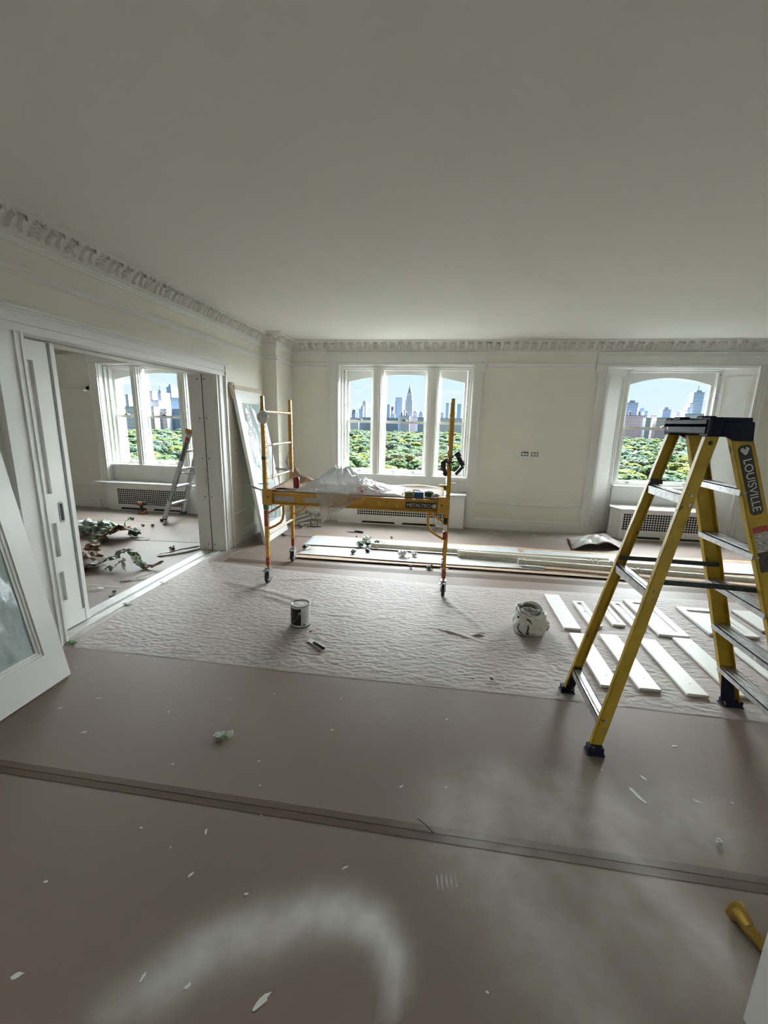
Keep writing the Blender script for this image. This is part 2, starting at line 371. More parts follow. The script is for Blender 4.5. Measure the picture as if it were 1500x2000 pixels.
# flat drips of paint on the paper
rnd = random.Random(4)
def blob(cx, cy, a, b, rot, z=.0012):
    n = 12; pts = []
    for i in range(n):
        t = 2*math.pi*i/n; r = rnd.uniform(.6, 1.15); u, v = .72*a*r*math.cos(t), .72*b*r*math.sin(t)
        pts.append((cx+u*math.cos(rot)-v*math.sin(rot), cy+u*math.sin(rot)+v*math.cos(rot)))
    return MB().prism(pts, .0002, z)
DRIP = mat('paint_drip', (.70, .70, .67), .5, noise=.1)
for (x, y, a, b, r) in ((-.92,1.33,.02,.008,1.9),(-.88,1.16,.018,.007,1.2),(-1.24,.80,.028,.012,.5),(-.46,.86,.045,.014,.9),(-.30,1.28,.022,.006,.6),(-.72,1.44,.008,.008,0),
        (1.0,1.83,.07,.016,2.1),(1.08,1.94,.03,.008,2.2),(1.27,1.84,.03,.006,2.5),(.84,.88,.02,.01,0),(-.85,.86,.02,.008,1.5),(-.70,.86,.016,.009,1.),(-.64,1.13,.014,.006,.4),
        (-1.4,1.05,.012,.008,0),(-.86,1.72,.01,.006,0),(-.12,1.69,.016,.005,.8),(.22,.99,.008,.006,0),(-1.28,1.63,.012,.006,.6),(-2.2,1.9,.02,.006,.5),(-1.55,1.98,.01,.005,0),(-1.9,1.75,.022,.007,.6),
        (-2.05,2.02,.03,.005,.5),(-1.2,1.3,.01,.006,0),(-.4,.73,.01,.006,0),(-.55,2.0,.014,.005,.7),(.1,2.2,.012,.005,.3),(-1.0,2.25,.01,.005,0),(1.35,2.2,.03,.006,.2),(2.45,6.55,.05,.02,.2),(1.5,6.75,.06,.02,.1),(.9,6.75,.05,.015,.3),
        (-2.35,6.55,.03,.015,0),(-1.6,6.6,.02,.01,0),(-2.0,4.45,.015,.008,0)):
    put('paint_drip', blob(x, y, a, b, r), DRIP, floor)
# boot print in white paint
for k in range(5):
    put('boot_print_bar', blob(.06+.018*k, 1.285+.003*k, .006, .045, .1), mat('boot_print', (.42,.38,.35), .6, noise=.3, scale=40), floor)

ce = MB().box(X0, X1, Y0, Y1, HC, HC+.2)
tag(put('ceiling', ce, CEIL), 'plain off-white painted ceiling', 'ceiling', kind='structure')

def cells(mb, a0, a1, z0, z1, holes, mk):
    """fill a rectangle minus holes [(a,b,za,zb)] with boxes"""
    As = sorted({a0, a1, *[h[0] for h in holes], *[h[1] for h in holes]}); Zs = sorted({z0, z1, *[h[2] for h in holes], *[h[3] for h in holes]})
    for i in range(len(As)-1):
        for j in range(len(Zs)-1):
            ca, cz = (As[i]+As[i+1])/2, (Zs[j]+Zs[j+1])/2
            if any(h[0] < ca < h[1] and h[2] < cz < h[3] for h in holes): continue
            mk(mb, As[i], As[i+1], Zs[j], Zs[j+1])
W1 = (-1.80, .41); W2 = (2.40, 4.47); W3 = (-6.27, -4.06); WT = 2.645
wb = MB(); cells(wb, X0, X1, 0, HC, [(*W1, 0, WT), (*W2, 0, 2.635), (*W3, 0, WT)], lambda m, a, b, c, d: m.box(a, b, YB, Y1, c, d))
tag(put('wall_back', wb, WALL), 'cream window wall with panel mouldings', 'wall', kind='structure')
wl_ = MB()
DO0, DO1, DOZ = 2.57, 4.97, 2.25        # doorway in the left wall
XT = -3.17
wl_.box(-2.93, XL, Y0, DO0, 0, HC).box(XT, -3.01, Y0, DO0, 0, HC).box(XT, XL, DO1, YB, 0, HC).box(XT, XL, DO0, DO1, DOZ+.03, HC)
tag(put('wall_left', wl_, WALL), 'cream left wall with the wide cased doorway', 'wall', kind='structure')
col_ = MB().box(XL, -2.60, 6.37, YB, 0, HC)
tag(put('wall_pier', col_, WALL), 'cream square pier in the corner beside the windows', 'wall', kind='structure')
tag(put('wall_right', MB().box(X1, X1+.2, Y0, Y1, 0, HC), WALL), 'cream right end wall', 'wall', kind='structure')
tag(put('wall_front', MB().box(X0, X1, Y0-.2, Y0, 0, HC), WALL), 'cream wall opposite the windows', 'wall', kind='structure')
tag(put('wall_far_left', MB().box(X0-.2, X0, Y0, Y1, 0, HC), WALL), 'cream far wall of the adjoining room', 'wall', kind='structure')

# ---------------------------------------------------------------- cornice with leaf enrichment
path = [(XL, Y0), (XL, 6.37), (-2.60, 6.37), (-2.60, YB), (X1, YB)]
cprof = [(0,2.838),(.022,2.838),(.034,2.846),(.034,2.856),(.030,2.862),(.038,2.89),(.056,2.925),(.085,2.955),(.112,2.972),(.118,2.980),(.132,2.984),(.132,3.0),(0,3.0)]
trim1 = empty('trim_1', (0,0,0), 'leaf-carved plaster cornice running around the ceiling', 'cornice', kind='structure')
put('cornice_cove', MB().sweep(cprof, path), PLAST, trim1, smooth=30)
def leaf_mesh(kind):
    mb = MB(); nu, nv = 10, 14
    def f(a, v):
        u = a*2-1
        ang = v*math.pi/2*.94; d = .030 + .088*(1-math.cos(ang))*1.02; z = 2.864 + .116*math.sin(ang)*.98
        nd, nz = math.cos(ang), -math.sin(ang)
        if kind == 0:     # tall lily-shaped leaf, rolled edges, turned-over tip
            w = .058*(1-.55*v**1.5) if v < .75 else .058*(.64+.25*math.sin((v-.75)/.25*math.pi))
            h = .009 + .027*math.sqrt(max(0, 1-(abs(u)-.72)**2/.09)) if abs(u) > .45 else .007+.010*(1-u*u/.2) if abs(u) < .3 else .006
            h += .018*max(0, (v-.72)/.28)**2
        else:             # lobed acanthus spray
            w = .048*(1+.22*math.cos(v*math.pi*2*4))*(1-.35*v)
            h = .010 + .017*math.cos(u*math.pi/2)**.6 + .010*math.cos(abs(u)*7+v*26)
            h += .022*max(0, (v-.70)/.30)**2
        if abs(u) > .98 or v < .01: h = -.002
        return (u*w, d+nd*h, z+nz*h)
    mb.grid(f, nu, nv); me = mb.mesh('acanthus_leaf'); me.materials.append(PLAST); shade(me, 60); return me
leaves = [leaf_mesh(0), leaf_mesh(1)]
def place_leaves(ax, ay, bx, by, start, n0, parent, zoff=0):
    L = math.hypot(bx-ax, by-ay); dx, dy = (bx-ax)/L, (by-ay)/L; s = start; k = n0
    while s < L-.05:
        o = bpy.data.objects.new('acanthus_leaf', leaves[k % 2]); COL.objects.link(o); o.parent = parent
        # local x along the wall, local y out of the wall (to the right of walking direction)
        o.matrix_local = Matrix(((dx, dy, 0, ax+dx*s), (dy, -dx, 0, ay+dy*s), (0, 0, 1, zoff), (0, 0, 0, 1)))
        s += .1365; k += 1
place_leaves(XL, 2.0, XL, 6.25, .06, 0, trim1)
place_leaves(XL+.12, 6.37, -2.48, 6.37, .06, 0, trim1); place_leaves(-2.60, 6.29, -2.60, 6.93, .07, 0, trim1); place_leaves(-2.46, YB, 5.0, YB, .06, 0, trim1)
# frieze bead and picture rail
bead = [(0,2.795),(.010,2.797),(.014,2.812),(.026,2.824),(.026,2.838),(0,2.838)]
rail = [(0,2.605),(.010,2.607),(.020,2.620),(.014,2.634),(.024,2.646),(.032,2.652),(.032,2.664),(.012,2.672),(0,2.674)]
trim2 = empty('trim_2', (0,0,0), 'thin picture rail and bead mouldings below the cornice', 'moulding', kind='structure')
put('bead_moulding', MB().sweep(bead, path), TRIM, trim2)
put('picture_rail', MB().sweep(rail, [(XL, Y0), (XL, 6.37), (-2.60, 6.37), (-2.60, YB), (-2.0, YB)]), TRIM, trim2)
put('picture_rail', MB().sweep(rail, [(.59, YB), (2.235, YB)]), TRIM, trim2)
put('picture_rail', MB().sweep(rail, [(4.63, YB), (X1, YB)]), TRIM, trim2)
basep = [(0,0),(.034,0),(.034,.10),(.026,.112),(.026,.150),(.014,.168),(0,.172)]
chair = [(0,.414),(.010,.416),(.022,.430),(.016,.442),(.004,.450),(0,.450)]
def dado(name, segs, label):
    t = empty(name, (0,0,0), label, 'baseboard', kind='structure')
    for pts in segs:
        put('skirting', MB().sweep(basep, pts), TRIM, t); put('dado_rail', MB().sweep(chair, pts), TRIM, t)
dado('baseboard_left', [[(XL, Y0), (XL, 2.34)], [(XL, 5.20), (XL, 6.37), (-2.60, 6.37), (-2.60, YB-.001)]], 'stepped white baseboard and low rail along the left wall and pier')
dado('baseboard_back', [[(-2.60, YB), (-1.97, YB)], [(.56, YB), (2.27, YB)], [(4.60, YB), (X1, YB)]], 'stepped white baseboard and low rail between the windows')
# adjoining room: cornice and mouldings
trim3 = empty('trim_3', (0,0,0), 'plain plaster cornice and rails of the adjoining room', 'cornice', kind='structure')
put('cornice_cove', MB().sweep(cprof, [(X0, YB), (XT, YB)]), PLAST, trim3, smooth=30)
den = MB()
for i in range(60): den.box(-8.4+.05*i, -8.4+.05*i+.028, YB-.065, YB-.028, 2.80, 2.832)
o = put('dentil_course', den, PLAST, trim3); o['kind'] = 'stuff'
for z in (2.20, 1.62, .95): put('panel_moulding', MB().box(X0, -6.62, YB-.012, YB, z-.008, z+.008), TRIM, trim3)
put('panel_moulding', MB().box(-7.32, -7.30, YB-.012, YB, .45, .95), TRIM, trim3)
put('dado_rail', MB().sweep(chair, [(X0, YB), (-6.5, YB)]), TRIM, trim3); put('skirting', MB().sweep(basep, [(X0, YB), (-6.5, YB)]), TRIM, trim3)
put('dado_rail', MB().sweep(chair, [(-3.95, YB), (XT, YB)]), TRIM, trim3); put('skirting', MB().sweep(basep, [(-3.95, YB), (XT, YB)]), TRIM, trim3)

# ---------------------------------------------------------------- windows
def v_casing(xo, xi, z0, z1, y=YB):
    """moulded upright between outer edge xo and inner edge xi on the facade wall"""
    s = 1 if xi > xo else -1; w = abs(xi-xo); mb = MB()
    def b(a, c, t):
        x, x2 = sorted((xo+s*a, xo+s*c)); mb.box(x, x2, y-t, y, z0, z1)
    b(0, .028, .048); b(.028, .040, .036); b(.040, w-.05, .026); b(w-.05, w-.034, .034); b(w-.034, w-.012, .022); b(w-.012, w, .030)
    return mb
def h_casing(x0, x1, zi, zo, ear, y=YB):
    mb = MB(); h = zo-zi
    mb.box(x0, x1, y-.030, y, zi, zi+.012).box(x0, x1, y-.022, y, zi+.012, zi+.034).box(x0-.0, x1, y-.034, y, zi+.034, zi+.05)
    mb.box(x0, x1, y-.028, y, zi+.05, zo-.035).box(x0-ear, x1+ear, y-.040, y, zo-.035, zo-.022).box(x0-ear, x1+ear, y-.055, y, zo-.022, zo)
    mb.box(x0-ear, x0, y-.040, y, zo-.29, zo-.035).box(x1, x1+ear, y-.040, y, zo-.29, zo-.035)
    return mb
def window_light(par, x0, x1, z0, z1, ys, xc, R, ztop, meet=1.73, lifts=1):
    """one double-hung light: upper sash with segment-arched head, lower sash, panes, catch and lifts"""
    st = .042; arch = lambda x: ztop-(x-xc)**2/(2*R)
    g0, g1 = x0+st, x1-st
    yu = ys+.035
    up = MB(); up.box(x0, g0, yu, yu+.035, meet-.02, z1).box(g1, x1, yu, yu+.035, meet-.02, z1).box(g0, g1, yu, yu+.035, meet-.022, meet+.022)
    n = 14
    for i in range(n):
        a, b = g0+(g1-g0)*i/n, g0+(g1-g0)*(i+1)/n
        up.prism([(a, arch(a)), (b, arch(b)), (b, z1), (a, z1)], yu, yu+.035, 'Y')
    us = put('sash', up, TRIM, par)
    pts = [(g0, meet+.022), (g1, meet+.022)]+[(g1-(g1-g0)*i/n, arch(g1-(g1-g0)*i/n)) for i in range(n+1)]
    put('pane', MB().prism(pts, yu+.015, yu+.019, 'Y'), GLASS, us)
    lo = MB(); lo.box(x0, g0, ys, ys+.034, z0, meet+.022).box(g1, x1, ys, ys+.034, z0, meet+.022).box(g0, g1, ys, ys+.034, meet-.024, meet+.022).box(g0, g1, ys, ys+.034, z0, z0+.075)
    ls = put('sash', lo, TRIM, par)
    put('pane', MB().box(g0, g1, ys+.014, ys+.018, z0+.075, meet-.024), GLASS, ls)
    xm = (x0+x1)/2
    put('sash_catch', MB().box(xm-.045, xm+.045, ys-.006, ys+.03, meet+.022, meet+.036).box(xm-.02, xm+.02, ys-.004, ys+.028, meet+.036, meet+.048), mat('bronze_catch', (.22,.19,.15), .4, metal=.7, noise=.2), ls)
    lx = [xm] if lifts == 1 else [x0+.19, x1-.19]
    for q in lx:
        l_ = MB().lathe([(.026,0),(.026,.006),(.018,.008),(.018,.003)], (q, ys-.008, z0+.036), 14, 'Y'); l_.v = [(q+(a-q)*1.25, b, z0+.036+(c-z0-.036)*.62) for a, b, c in l_.v]
        put('sash_lift', l_, STEEL, ls)
def triple_window(name, x0, label):
    """three-light window in a cased recess (x0 = left edge of opening, opening 2.21 wide)"""
    x1 = x0+2.21; W = empty(name, ((x0+x1)/2, YB, 0), label, 'window', kind='structure')
    put('casing', v_casing(x0-.16, x0, 0, 2.645), TRIM, W); put('casing', v_casing(x1+.14, x1, 0, 2.645), TRIM, W)
    put('head_casing', h_casing(x0-.16, x1+.14, 2.645, 2.818, .036), TRIM, W)
    for hx in (x0+.06, x1-.10): put('curtain_hook', MB().tube([(hx, YB-.028, 2.76), (hx, YB-.06, 2.76), (hx, YB-.07, 2.745), (hx, YB-.065, 2.73)], .006, 6), TRIM, W)
    ys = 7.27
    fr = MB().box(x0, x0+.045, 7.16, 7.36, .80, 2.645).box(x1-.045, x1, 7.16, 7.36, .80, 2.645).box(x0+.045, x1-.045, 7.16, 7.36, 2.60, 2.645)
    fr.box(x0+.045, x0+.082, 7.22, 7.36, .84, 2.60).box(x1-.082, x1-.045, 7.22, 7.36, .84, 2.60).box(x0+.082, x1-.082, 7.22, 7.36, 2.575, 2.60)
    put('frame', fr, TRIM, W)
    ms = []
    for a, b in ((x0+.585, x0+.705), (x0+1.500, x0+1.635)):
        mm = MB().box(a, b, 7.13, 7.36, .84, 2.60).box(a-.018, b+.018, 7.165, 7.25, .84, 2.60).box(a+.03, b-.03, 7.115, 7.13, .84, 2.60).box(a-.03, b+.03, 7.20, 7.26, .84, 2.60)
        put('mullion', mm, TRIM, W, bevel=.004)
    xc = (x0+x1)/2
    for (a, b, n) in ((x0+.085, x0+.555, 1), (x0+.735, x0+1.470, 2), (x0+1.665, x1-.085, 1)): window_light(W, a, b, .84, 2.575, ys, xc, 3.9, 2.512, lifts=n)
    put('sill', MB().box(x0+.0, x1, 7.10, 7.40, .805, .84).box(x0, x1, 7.115, 7.2, .79, .805), TRIM, W, bevel=.004)
    put('apron', MB().box(x0, x1, 7.17, 7.48, 0, .80), TRIM, W)
    put('reveal_lining', MB().box(x0-.0, x0+.012, YB, 7.16, 0, 2.645).box(x1-.012, x1, YB, 7.16, 0, 2.645).box(x0, x1, YB, 7.16, 2.633, 2.645), TRIM, W)
    for sx in (x0+.0635, x1-.0635, x0+.724, x0+1.481):
        for z in (2.54, 2.0, 1.5, 1.1): put('screw_hole', MB().lathe([(.007,0),(.007,.002)], (sx, 7.218 if sx in (x0+.0635, x1-.0635) else 7.198, z), 8, 'Y'), SHADOWGAP, W)
    return W
triple_window('window_1', W1[0], 'triple sash window with white mullions behind the yellow scaffold')
triple_window('window_3', W3[0], 'triple sash window of the adjoining room, seen through the doorway')
def arched_window():
    a, b = W2; W = empty('window_2', ((a+b)/2, YB, 0), 'single arched sash window with splayed panelled reveals behind the stepladder', 'window', kind='structure')
    put('casing', v_casing(a-.13, a, 0, 2.635), TRIM, W); put('casing', v_casing(b+.13, b, 0, 2.635), TRIM, W)
    put('head_casing', h_casing(a-.13, b+.13, 2.635, 2.822, .036), TRIM, W)
    for hx in (a+.07, b-.07): put('curtain_hook', MB().tube([(hx, YB-.028, 2.76), (hx, YB-.06, 2.76), (hx, YB-.07, 2.745), (hx, YB-.065, 2.73)], .006, 6), TRIM, W)
    si, so = 2.775, 4.13
    for (xo, xi) in ((a, si), (b, so)):
        rv = put('shutter_panel', MB().prism([(xo, YB), (xi, 7.29), (xi, 7.49), (xo, 7.49)], 0, 2.615), TRIM, W)
        p0 = Vector((xo, YB, 0)); p1 = Vector((xi, 7.29, 0)); u = (p1-p0).normalized(); L = (p1-p0).length
        nr = Vector((u.y, -u.x, 0)); nr = nr if nr.y < 0 else -nr
        for (i0, t) in ((.045, .010), (.075, .006)):
            fm_ = MB(); q = lambda s, z: p0+u*s+Vector((0,0,z))+nr*(t*.5)
            for (s0, z0, s1, z1) in ((i0,.10+i0,i0,2.56-i0), (L-i0,.10+i0,L-i0,2.56-i0), (i0,.10+i0,L-i0,.10+i0), (i0,2.56-i0,L-i0,2.56-i0)):
                fm_.bar(q(s0, z0), q(s1, z1), .012, t, up=nr)
            put('panel_moulding', fm_, TRIM, rv)
    fr = MB().box(si, si+.05, 7.29, 7.42, .80, 2.615).box(so-.05, so, 7.29, 7.42, .80, 2.615).box(si+.05, so-.05, 7.27, 7.42, 2.575, 2.615)
    fr.box(si+.05, so-.05, YB+.1, 7.30, 2.600, 2.635)
    put('frame', fr, TRIM, W)
    for z in (2.54, 2.2, 1.9): put('screw_hole', MB().lathe([(.008,0),(.008,.002)], (so-.025, 7.288, z), 8, 'Y'), SHADOWGAP, W)
    window_light(W, si+.05, so-.05, .80, 2.575, 7.33, (si+so)/2, 1.62, 2.50, meet=1.72, lifts=2)
    put('sill', MB().box(si, so, 7.20, 7.44, .765, .80), TRIM, W, bevel=.004)
    put('apron', MB().box(si, so, 7.26, 7.48, 0, .765), TRIM, W)
    put('soffit', MB().prism([(a, YB), (b, YB), (so, 7.29), (si, 7.29)], 2.615, 2.635), TRIM, W)
arched_window()

# ---------------------------------------------------------------- doorway, pocket door, threshold
D = empty('trim_4', (XL, (DO0+DO1)/2, 0), 'white moulded casing and jambs of the wide doorway', 'door casing', kind='structure')
def side_case(yo, yi, z0, z1):
    s = 1 if yi > yo else -1; w = abs(yi-yo); mb = MB()
    def b(a, c, t):
        y, y2 = sorted((yo+s*a, yo+s*c)); mb.box(XL, XL+t, y, y2, z0, z1)
    b(0, .03, .05); b(.03, .045, .036); b(.045, w-.07, .026); b(w-.07, w-.055, .038); b(w-.055, w-.02, .022); b(w-.02, w, .030)
    return mb
put('casing', side_case(DO1+.215, DO1, 0, 2.25), TRIM, D); put('casing', side_case(DO0-.215, DO0, 0, 2.25), TRIM, D)
hd = MB(); A, B = DO0-.215, DO1+.215
for (z0, z1, t, e_) in ((2.25,2.27,.030,-.19), (2.27,2.305,.022,-.15), (2.305,2.32,.038,-.12), (2.32,2.375,.026,0), (2.375,2.39,.038,.02), (2.39,2.41,.055,.035)):
    hd.box(XL, XL+t, A-e_ if e_ > 0 else A, B+e_ if e_ > 0 else B, z0, z1)
hd.box(XL, XL+.04, B, B+.02, 2.13, 2.375).box(XL, XL+.04, A-.02, A, 2.13, 2.375)
put('head_casing', hd, TRIM, D)
put('jamb_board', MB().box(-2.985, XL, DO1-.014, DO1, 0, DOZ), TRIM, D); put('jamb_board', MB().box(XT, -2.999, DO1-.014, DO1, 0, DOZ), TRIM, D)
put('slot', MB().box(-2.999, -2.985, DO1-.003, DO1, 0, DOZ), SHADOWGAP, D)
put('soffit_board', MB().box(-2.935, XL, DO0, DO1, DOZ, DOZ+.03), TRIM, D); put('soffit_board', MB().box(XT, -3.005, DO0, DO1, DOZ, DOZ+.03), TRIM, D)
put('track_slot', MB().box(-3.005, -2.935, DO0, DO1, DOZ+.02, DOZ+.03), SHADOWGAP, D)
put('jamb_board', MB().box(-2.93, XL, DO0, DO0+.012, 0, DOZ), TRIM, D)
sc = MB().lathe([(.008,0),(.008,.003)], (0,0,0), 8, 'Y').mesh('screw_head'); sc.materials.append(SHADOWGAP)
for z in (2.19, 1.72, 1.22, .72, .08):
    for x in (-3.045, -2.955):
        o = bpy.data.objects.new('screw_head', sc); COL.objects.link(o); o.parent = D; o.location = Vector((x, DO1-.0165, z))-D.location
put('strike_plate', MB().box(-3.03, -3.012, DO1-.0165, DO1-.014, .86, 1.10), mat('worn_brass', (.55,.47,.30), .4, metal=.5, noise=.5, scale=60, col2=(.7,.7,.65)), D)
# pocket door leaf, mostly slid back into the wall
DR = empty('door_1', (-2.97, 2.3, 0), 'white panelled pocket door leaf pulled partly out of the wall', 'door', kind='structure')
y0, y1 = 1.55, 2.93; xa, xb = -2.992, -2.955
lf = put('leaf', MB().box(-2.996, -2.978, y0, y1-.05, .02, 2.24), TRIM, DR)
stl = MB(); cells(stl, y0, y1-.055, .02, 2.24, [(1.80, 2.755, 1.13, 2.10), (1.80, 2.755, .63, .90), (1.80, 2.755, .26, .50)], lambda m, a, b, c, d: m.box(-2.978, xb, a, b, c, d))
put('stile_and_rail', stl, TRIM, DR)
put('meeting_edge', MB().box(-3.0, -2.945, y1-.035, y1, .02, 2.24), TRIM, DR); put('edge_groove', MB().box(-2.990, -2.974, y1-.055, y1-.033, .02, 2.24), TRIM, DR)
put('bottom_rail', MB().box(-2.955, -2.949, y0, y1-.035, .02, .13), TRIM, DR)
hp = MB(); hp.prism([(2.81+.022*math.cos(t*math.pi/8), .975+(.062 if math.sin(t*math.pi/8) > 0 else -.062)+.022*math.sin(t*math.pi/8)) for t in range(16)], xb, xb+.003, 'X')
hd_ = put('flush_pull', hp, STEEL, DR); hp2 = MB(); hp2.prism([(2.81+.013*math.cos(t*math.pi/8), .975+(.056 if math.sin(t*math.pi/8) > 0 else -.056)+.013*math.sin(t*math.pi/8)) for t in range(16)], xb+.003, xb+.0036, 'X')
put('pull_recess', hp2, SHADOWGAP, hd_)
# threshold with floor track
TH = empty('trim_5', (-2.96, 3.8, 0), 'pale dusty threshold strip with a floor track in the doorway', 'threshold', kind='structure')
DUST = mat('dusty_white_threshold', (.66,.66,.64), .5, noise=.25, scale=9)
put('strip', MB().box(-3.10, -2.985, DO0, DO1-.014, 0, .010), DUST, TH); put('strip', MB().box(-2.945, -2.865, DO0, DO1-.014, 0, .010), DUST, TH)
put('track', MB().box(-2.985, -2.945, DO0, DO1-.014, 0, .004), mat('track_metal', (.30,.30,.29), .5, noise=.2), TH)

# ---------------------------------------------------------------- radiator covers
def perforated(mb, x0, x1, z0, z1, y, sp=.0385):
    """flat sheet with rows of octagonal holes at plane y"""
    nx = max(1, round((x1-x0)/sp)); nz = max(1, round((z1-z0)/sp)); sx, sz = (x1-x0)/nx, (z1-z0)/nz
    for i in range(nx):
        for j in range(nz):
            cx, cz = x0+sx*(i+.5), z0+sz*(j+.5); r = .48*min(sx, sz)
            o_ = [(cx+r*math.cos(math.pi/8+k*math.pi/4), y, cz+r*math.sin(math.pi/8+k*math.pi/4)) for k in range(8)]
            hx, hz = sx/2, sz/2
            q = [(cx+hx, y, cz+hz*.41), (cx+hx*.41, y, cz+hz), (cx-hx*.41, y, cz+hz), (cx-hx, y, cz+hz*.41), (cx-hx, y, cz-hz*.41), (cx-hx*.41, y, cz-hz), (cx+hx*.41, y, cz-hz), (cx+hx, y, cz-hz*.41)]
            cr = [(cx+hx, y, cz+hz), (cx-hx, y, cz+hz), (cx-hx, y, cz-hz), (cx+hx, y, cz-hz)]
            mb.add(o_+q+cr, [(k, (k+1) % 8, 8+(k+1) % 8, 8+k) for k in range(8)]+[(8, 16, 9), (10, 17, 11), (12, 18, 13), (14, 19, 15)])
    return mb
def radiator(poly, top_over, zt, gx0, gx1, gz0, gz1, slots, label):
    """poly: plan outline [(x,y)..] whose first two points are the front edge"""
    (fx0, fy), (fx1, _) = poly[0], poly[1]; cx = (fx0+fx1)/2
    R = empty('radiator_cover', (cx, fy+.1, 0), label, 'radiator cover')
    put('body', MB().prism(poly, 0, zt-.055), WHITE, R)
    cyy = max(p[1] for p in poly)
    tp = [(cx+(x-cx)*(1+top_over/abs(fx1-cx)), y-(.03 if y < cyy-.01 else 0)) for x, y in poly]
    put('top', MB().prism(tp, zt-.022, zt).prism([(cx+(x-cx)*1.012, y-(.014 if y < cyy-.01 else 0)) for x, y in poly], zt-.055, zt-.022), WHITE, R, bevel=.004)
    put('grille_backing', MB().box(gx0, gx1, fy-.003, fy-.0015, gz0, gz1), SHADOWGAP, R)
    put('grille', perforated(MB(), gx0, gx1, gz0, gz1, fy-.009), WHITE, R)
    fr = MB(); e = .016
    fr.box(gx0-e, gx1+e, fy-.012, fy, gz1, gz1+e).box(gx0-e, gx1+e, fy-.012, fy, gz0-e, gz0).box(gx0-e, gx0, fy-.012, fy, gz0, gz1).box(gx1, gx1+e, fy-.012, fy, gz0, gz1)
    put('grille_frame', fr, WHITE, R)
    for a, b in slots: put('air_slot', MB().prism([(a, .018), (b, .018), (b-.03, .052), (a+.03, .052)], fy-.003, fy-.001, 'Y'), SHADOWGAP, R)
    if gx0-fx0 > .2: put('end_panel', MB().box(fx0+.04, gx0-.05, fy-.006, fy, .08, zt-.1), WHITE, R)
    if fx1-gx1 > .12: put('end_panel', MB().box(gx1+.05, fx1-.04, fy-.006, fy, .08, zt-.1), WHITE, R)
    return R
radiator([(-1.78, 6.90), (.385, 6.90), (.385, 7.17), (-1.78, 7.17)], .02, .578, -1.43, .14, .16, .44, [(-1.36, -.76), (-.66, -.06)], 'white radiator cover under the triple window behind the scaffold')
radiator([(2.80, 6.84), (4.02, 6.84), (4.11, 7.05), (4.11, 7.26), (2.79, 7.26), (2.72, 7.05)], .03, .49, 2.835, 3.935, .15, .415, [(2.93, 3.43), (3.55, 4.0)], 'white radiator cover with clipped corners under the arched window')
radiator([(-6.20, 6.90), (-4.10, 6.90), (-4.10, 7.17), (-6.20, 7.17)], .25, .525, -6.00, -4.62, .115, .41, [(-5.97, -5.42), (-5.30, -4.72)], 'white radiator cover with deep top shelf in the adjoining room')
# electric boxes
for x in (1.30, 1.455):
    t = empty('wall_outlet', (x, YB, 1.27), 'uncovered sideways wall outlet between the two windows', 'outlet', 'bare outlets on the cream wall')
    put('box_hole', MB().box(x-.055, x+.055, YB-.002, YB-.0005, 1.24, 1.302), SHADOWGAP, t); put('device', MB().box(x-.046, x+.046, YB-.010, YB-.002, 1.250, 1.292), WHITE, t, bevel=.003)
    put('socket_face', MB().box(x-.022, x+.022, YB-.012, YB-.010, 1.258, 1.284), GREY, t)
# curtain bracket on the adjoining room's window casing, small bracket by the near casing
t = empty('curtain_bracket', (-6.47, YB, 2.1), 'white curtain bracket beside the adjoining room window', 'bracket')
put('plate', MB().box(-6.50, -6.43, YB-.05, YB-.045, 2.12, 2.26), WHITE, t); put('arm', MB().box(-6.48, -6.455, YB-.16, YB-.05, 2.15, 2.18), WHITE, t); put('post', MB().box(-6.50, -6.43, YB-.05, YB-.0, 2.18, 2.24), WHITE, t)
t = empty('hinge_bracket', (XL, 2.30, 2.08), 'small painted bracket on the wall beside the door casing', 'bracket')
put('plate', MB().box(XL, XL+.012, 2.27, 2.33, 2.02, 2.16), TRIM, t); put('knuckle', MB().tube([(XL+.02, 2.30, 2.03), (XL+.02, 2.30, 2.13)], .014, 10), STEEL, t)
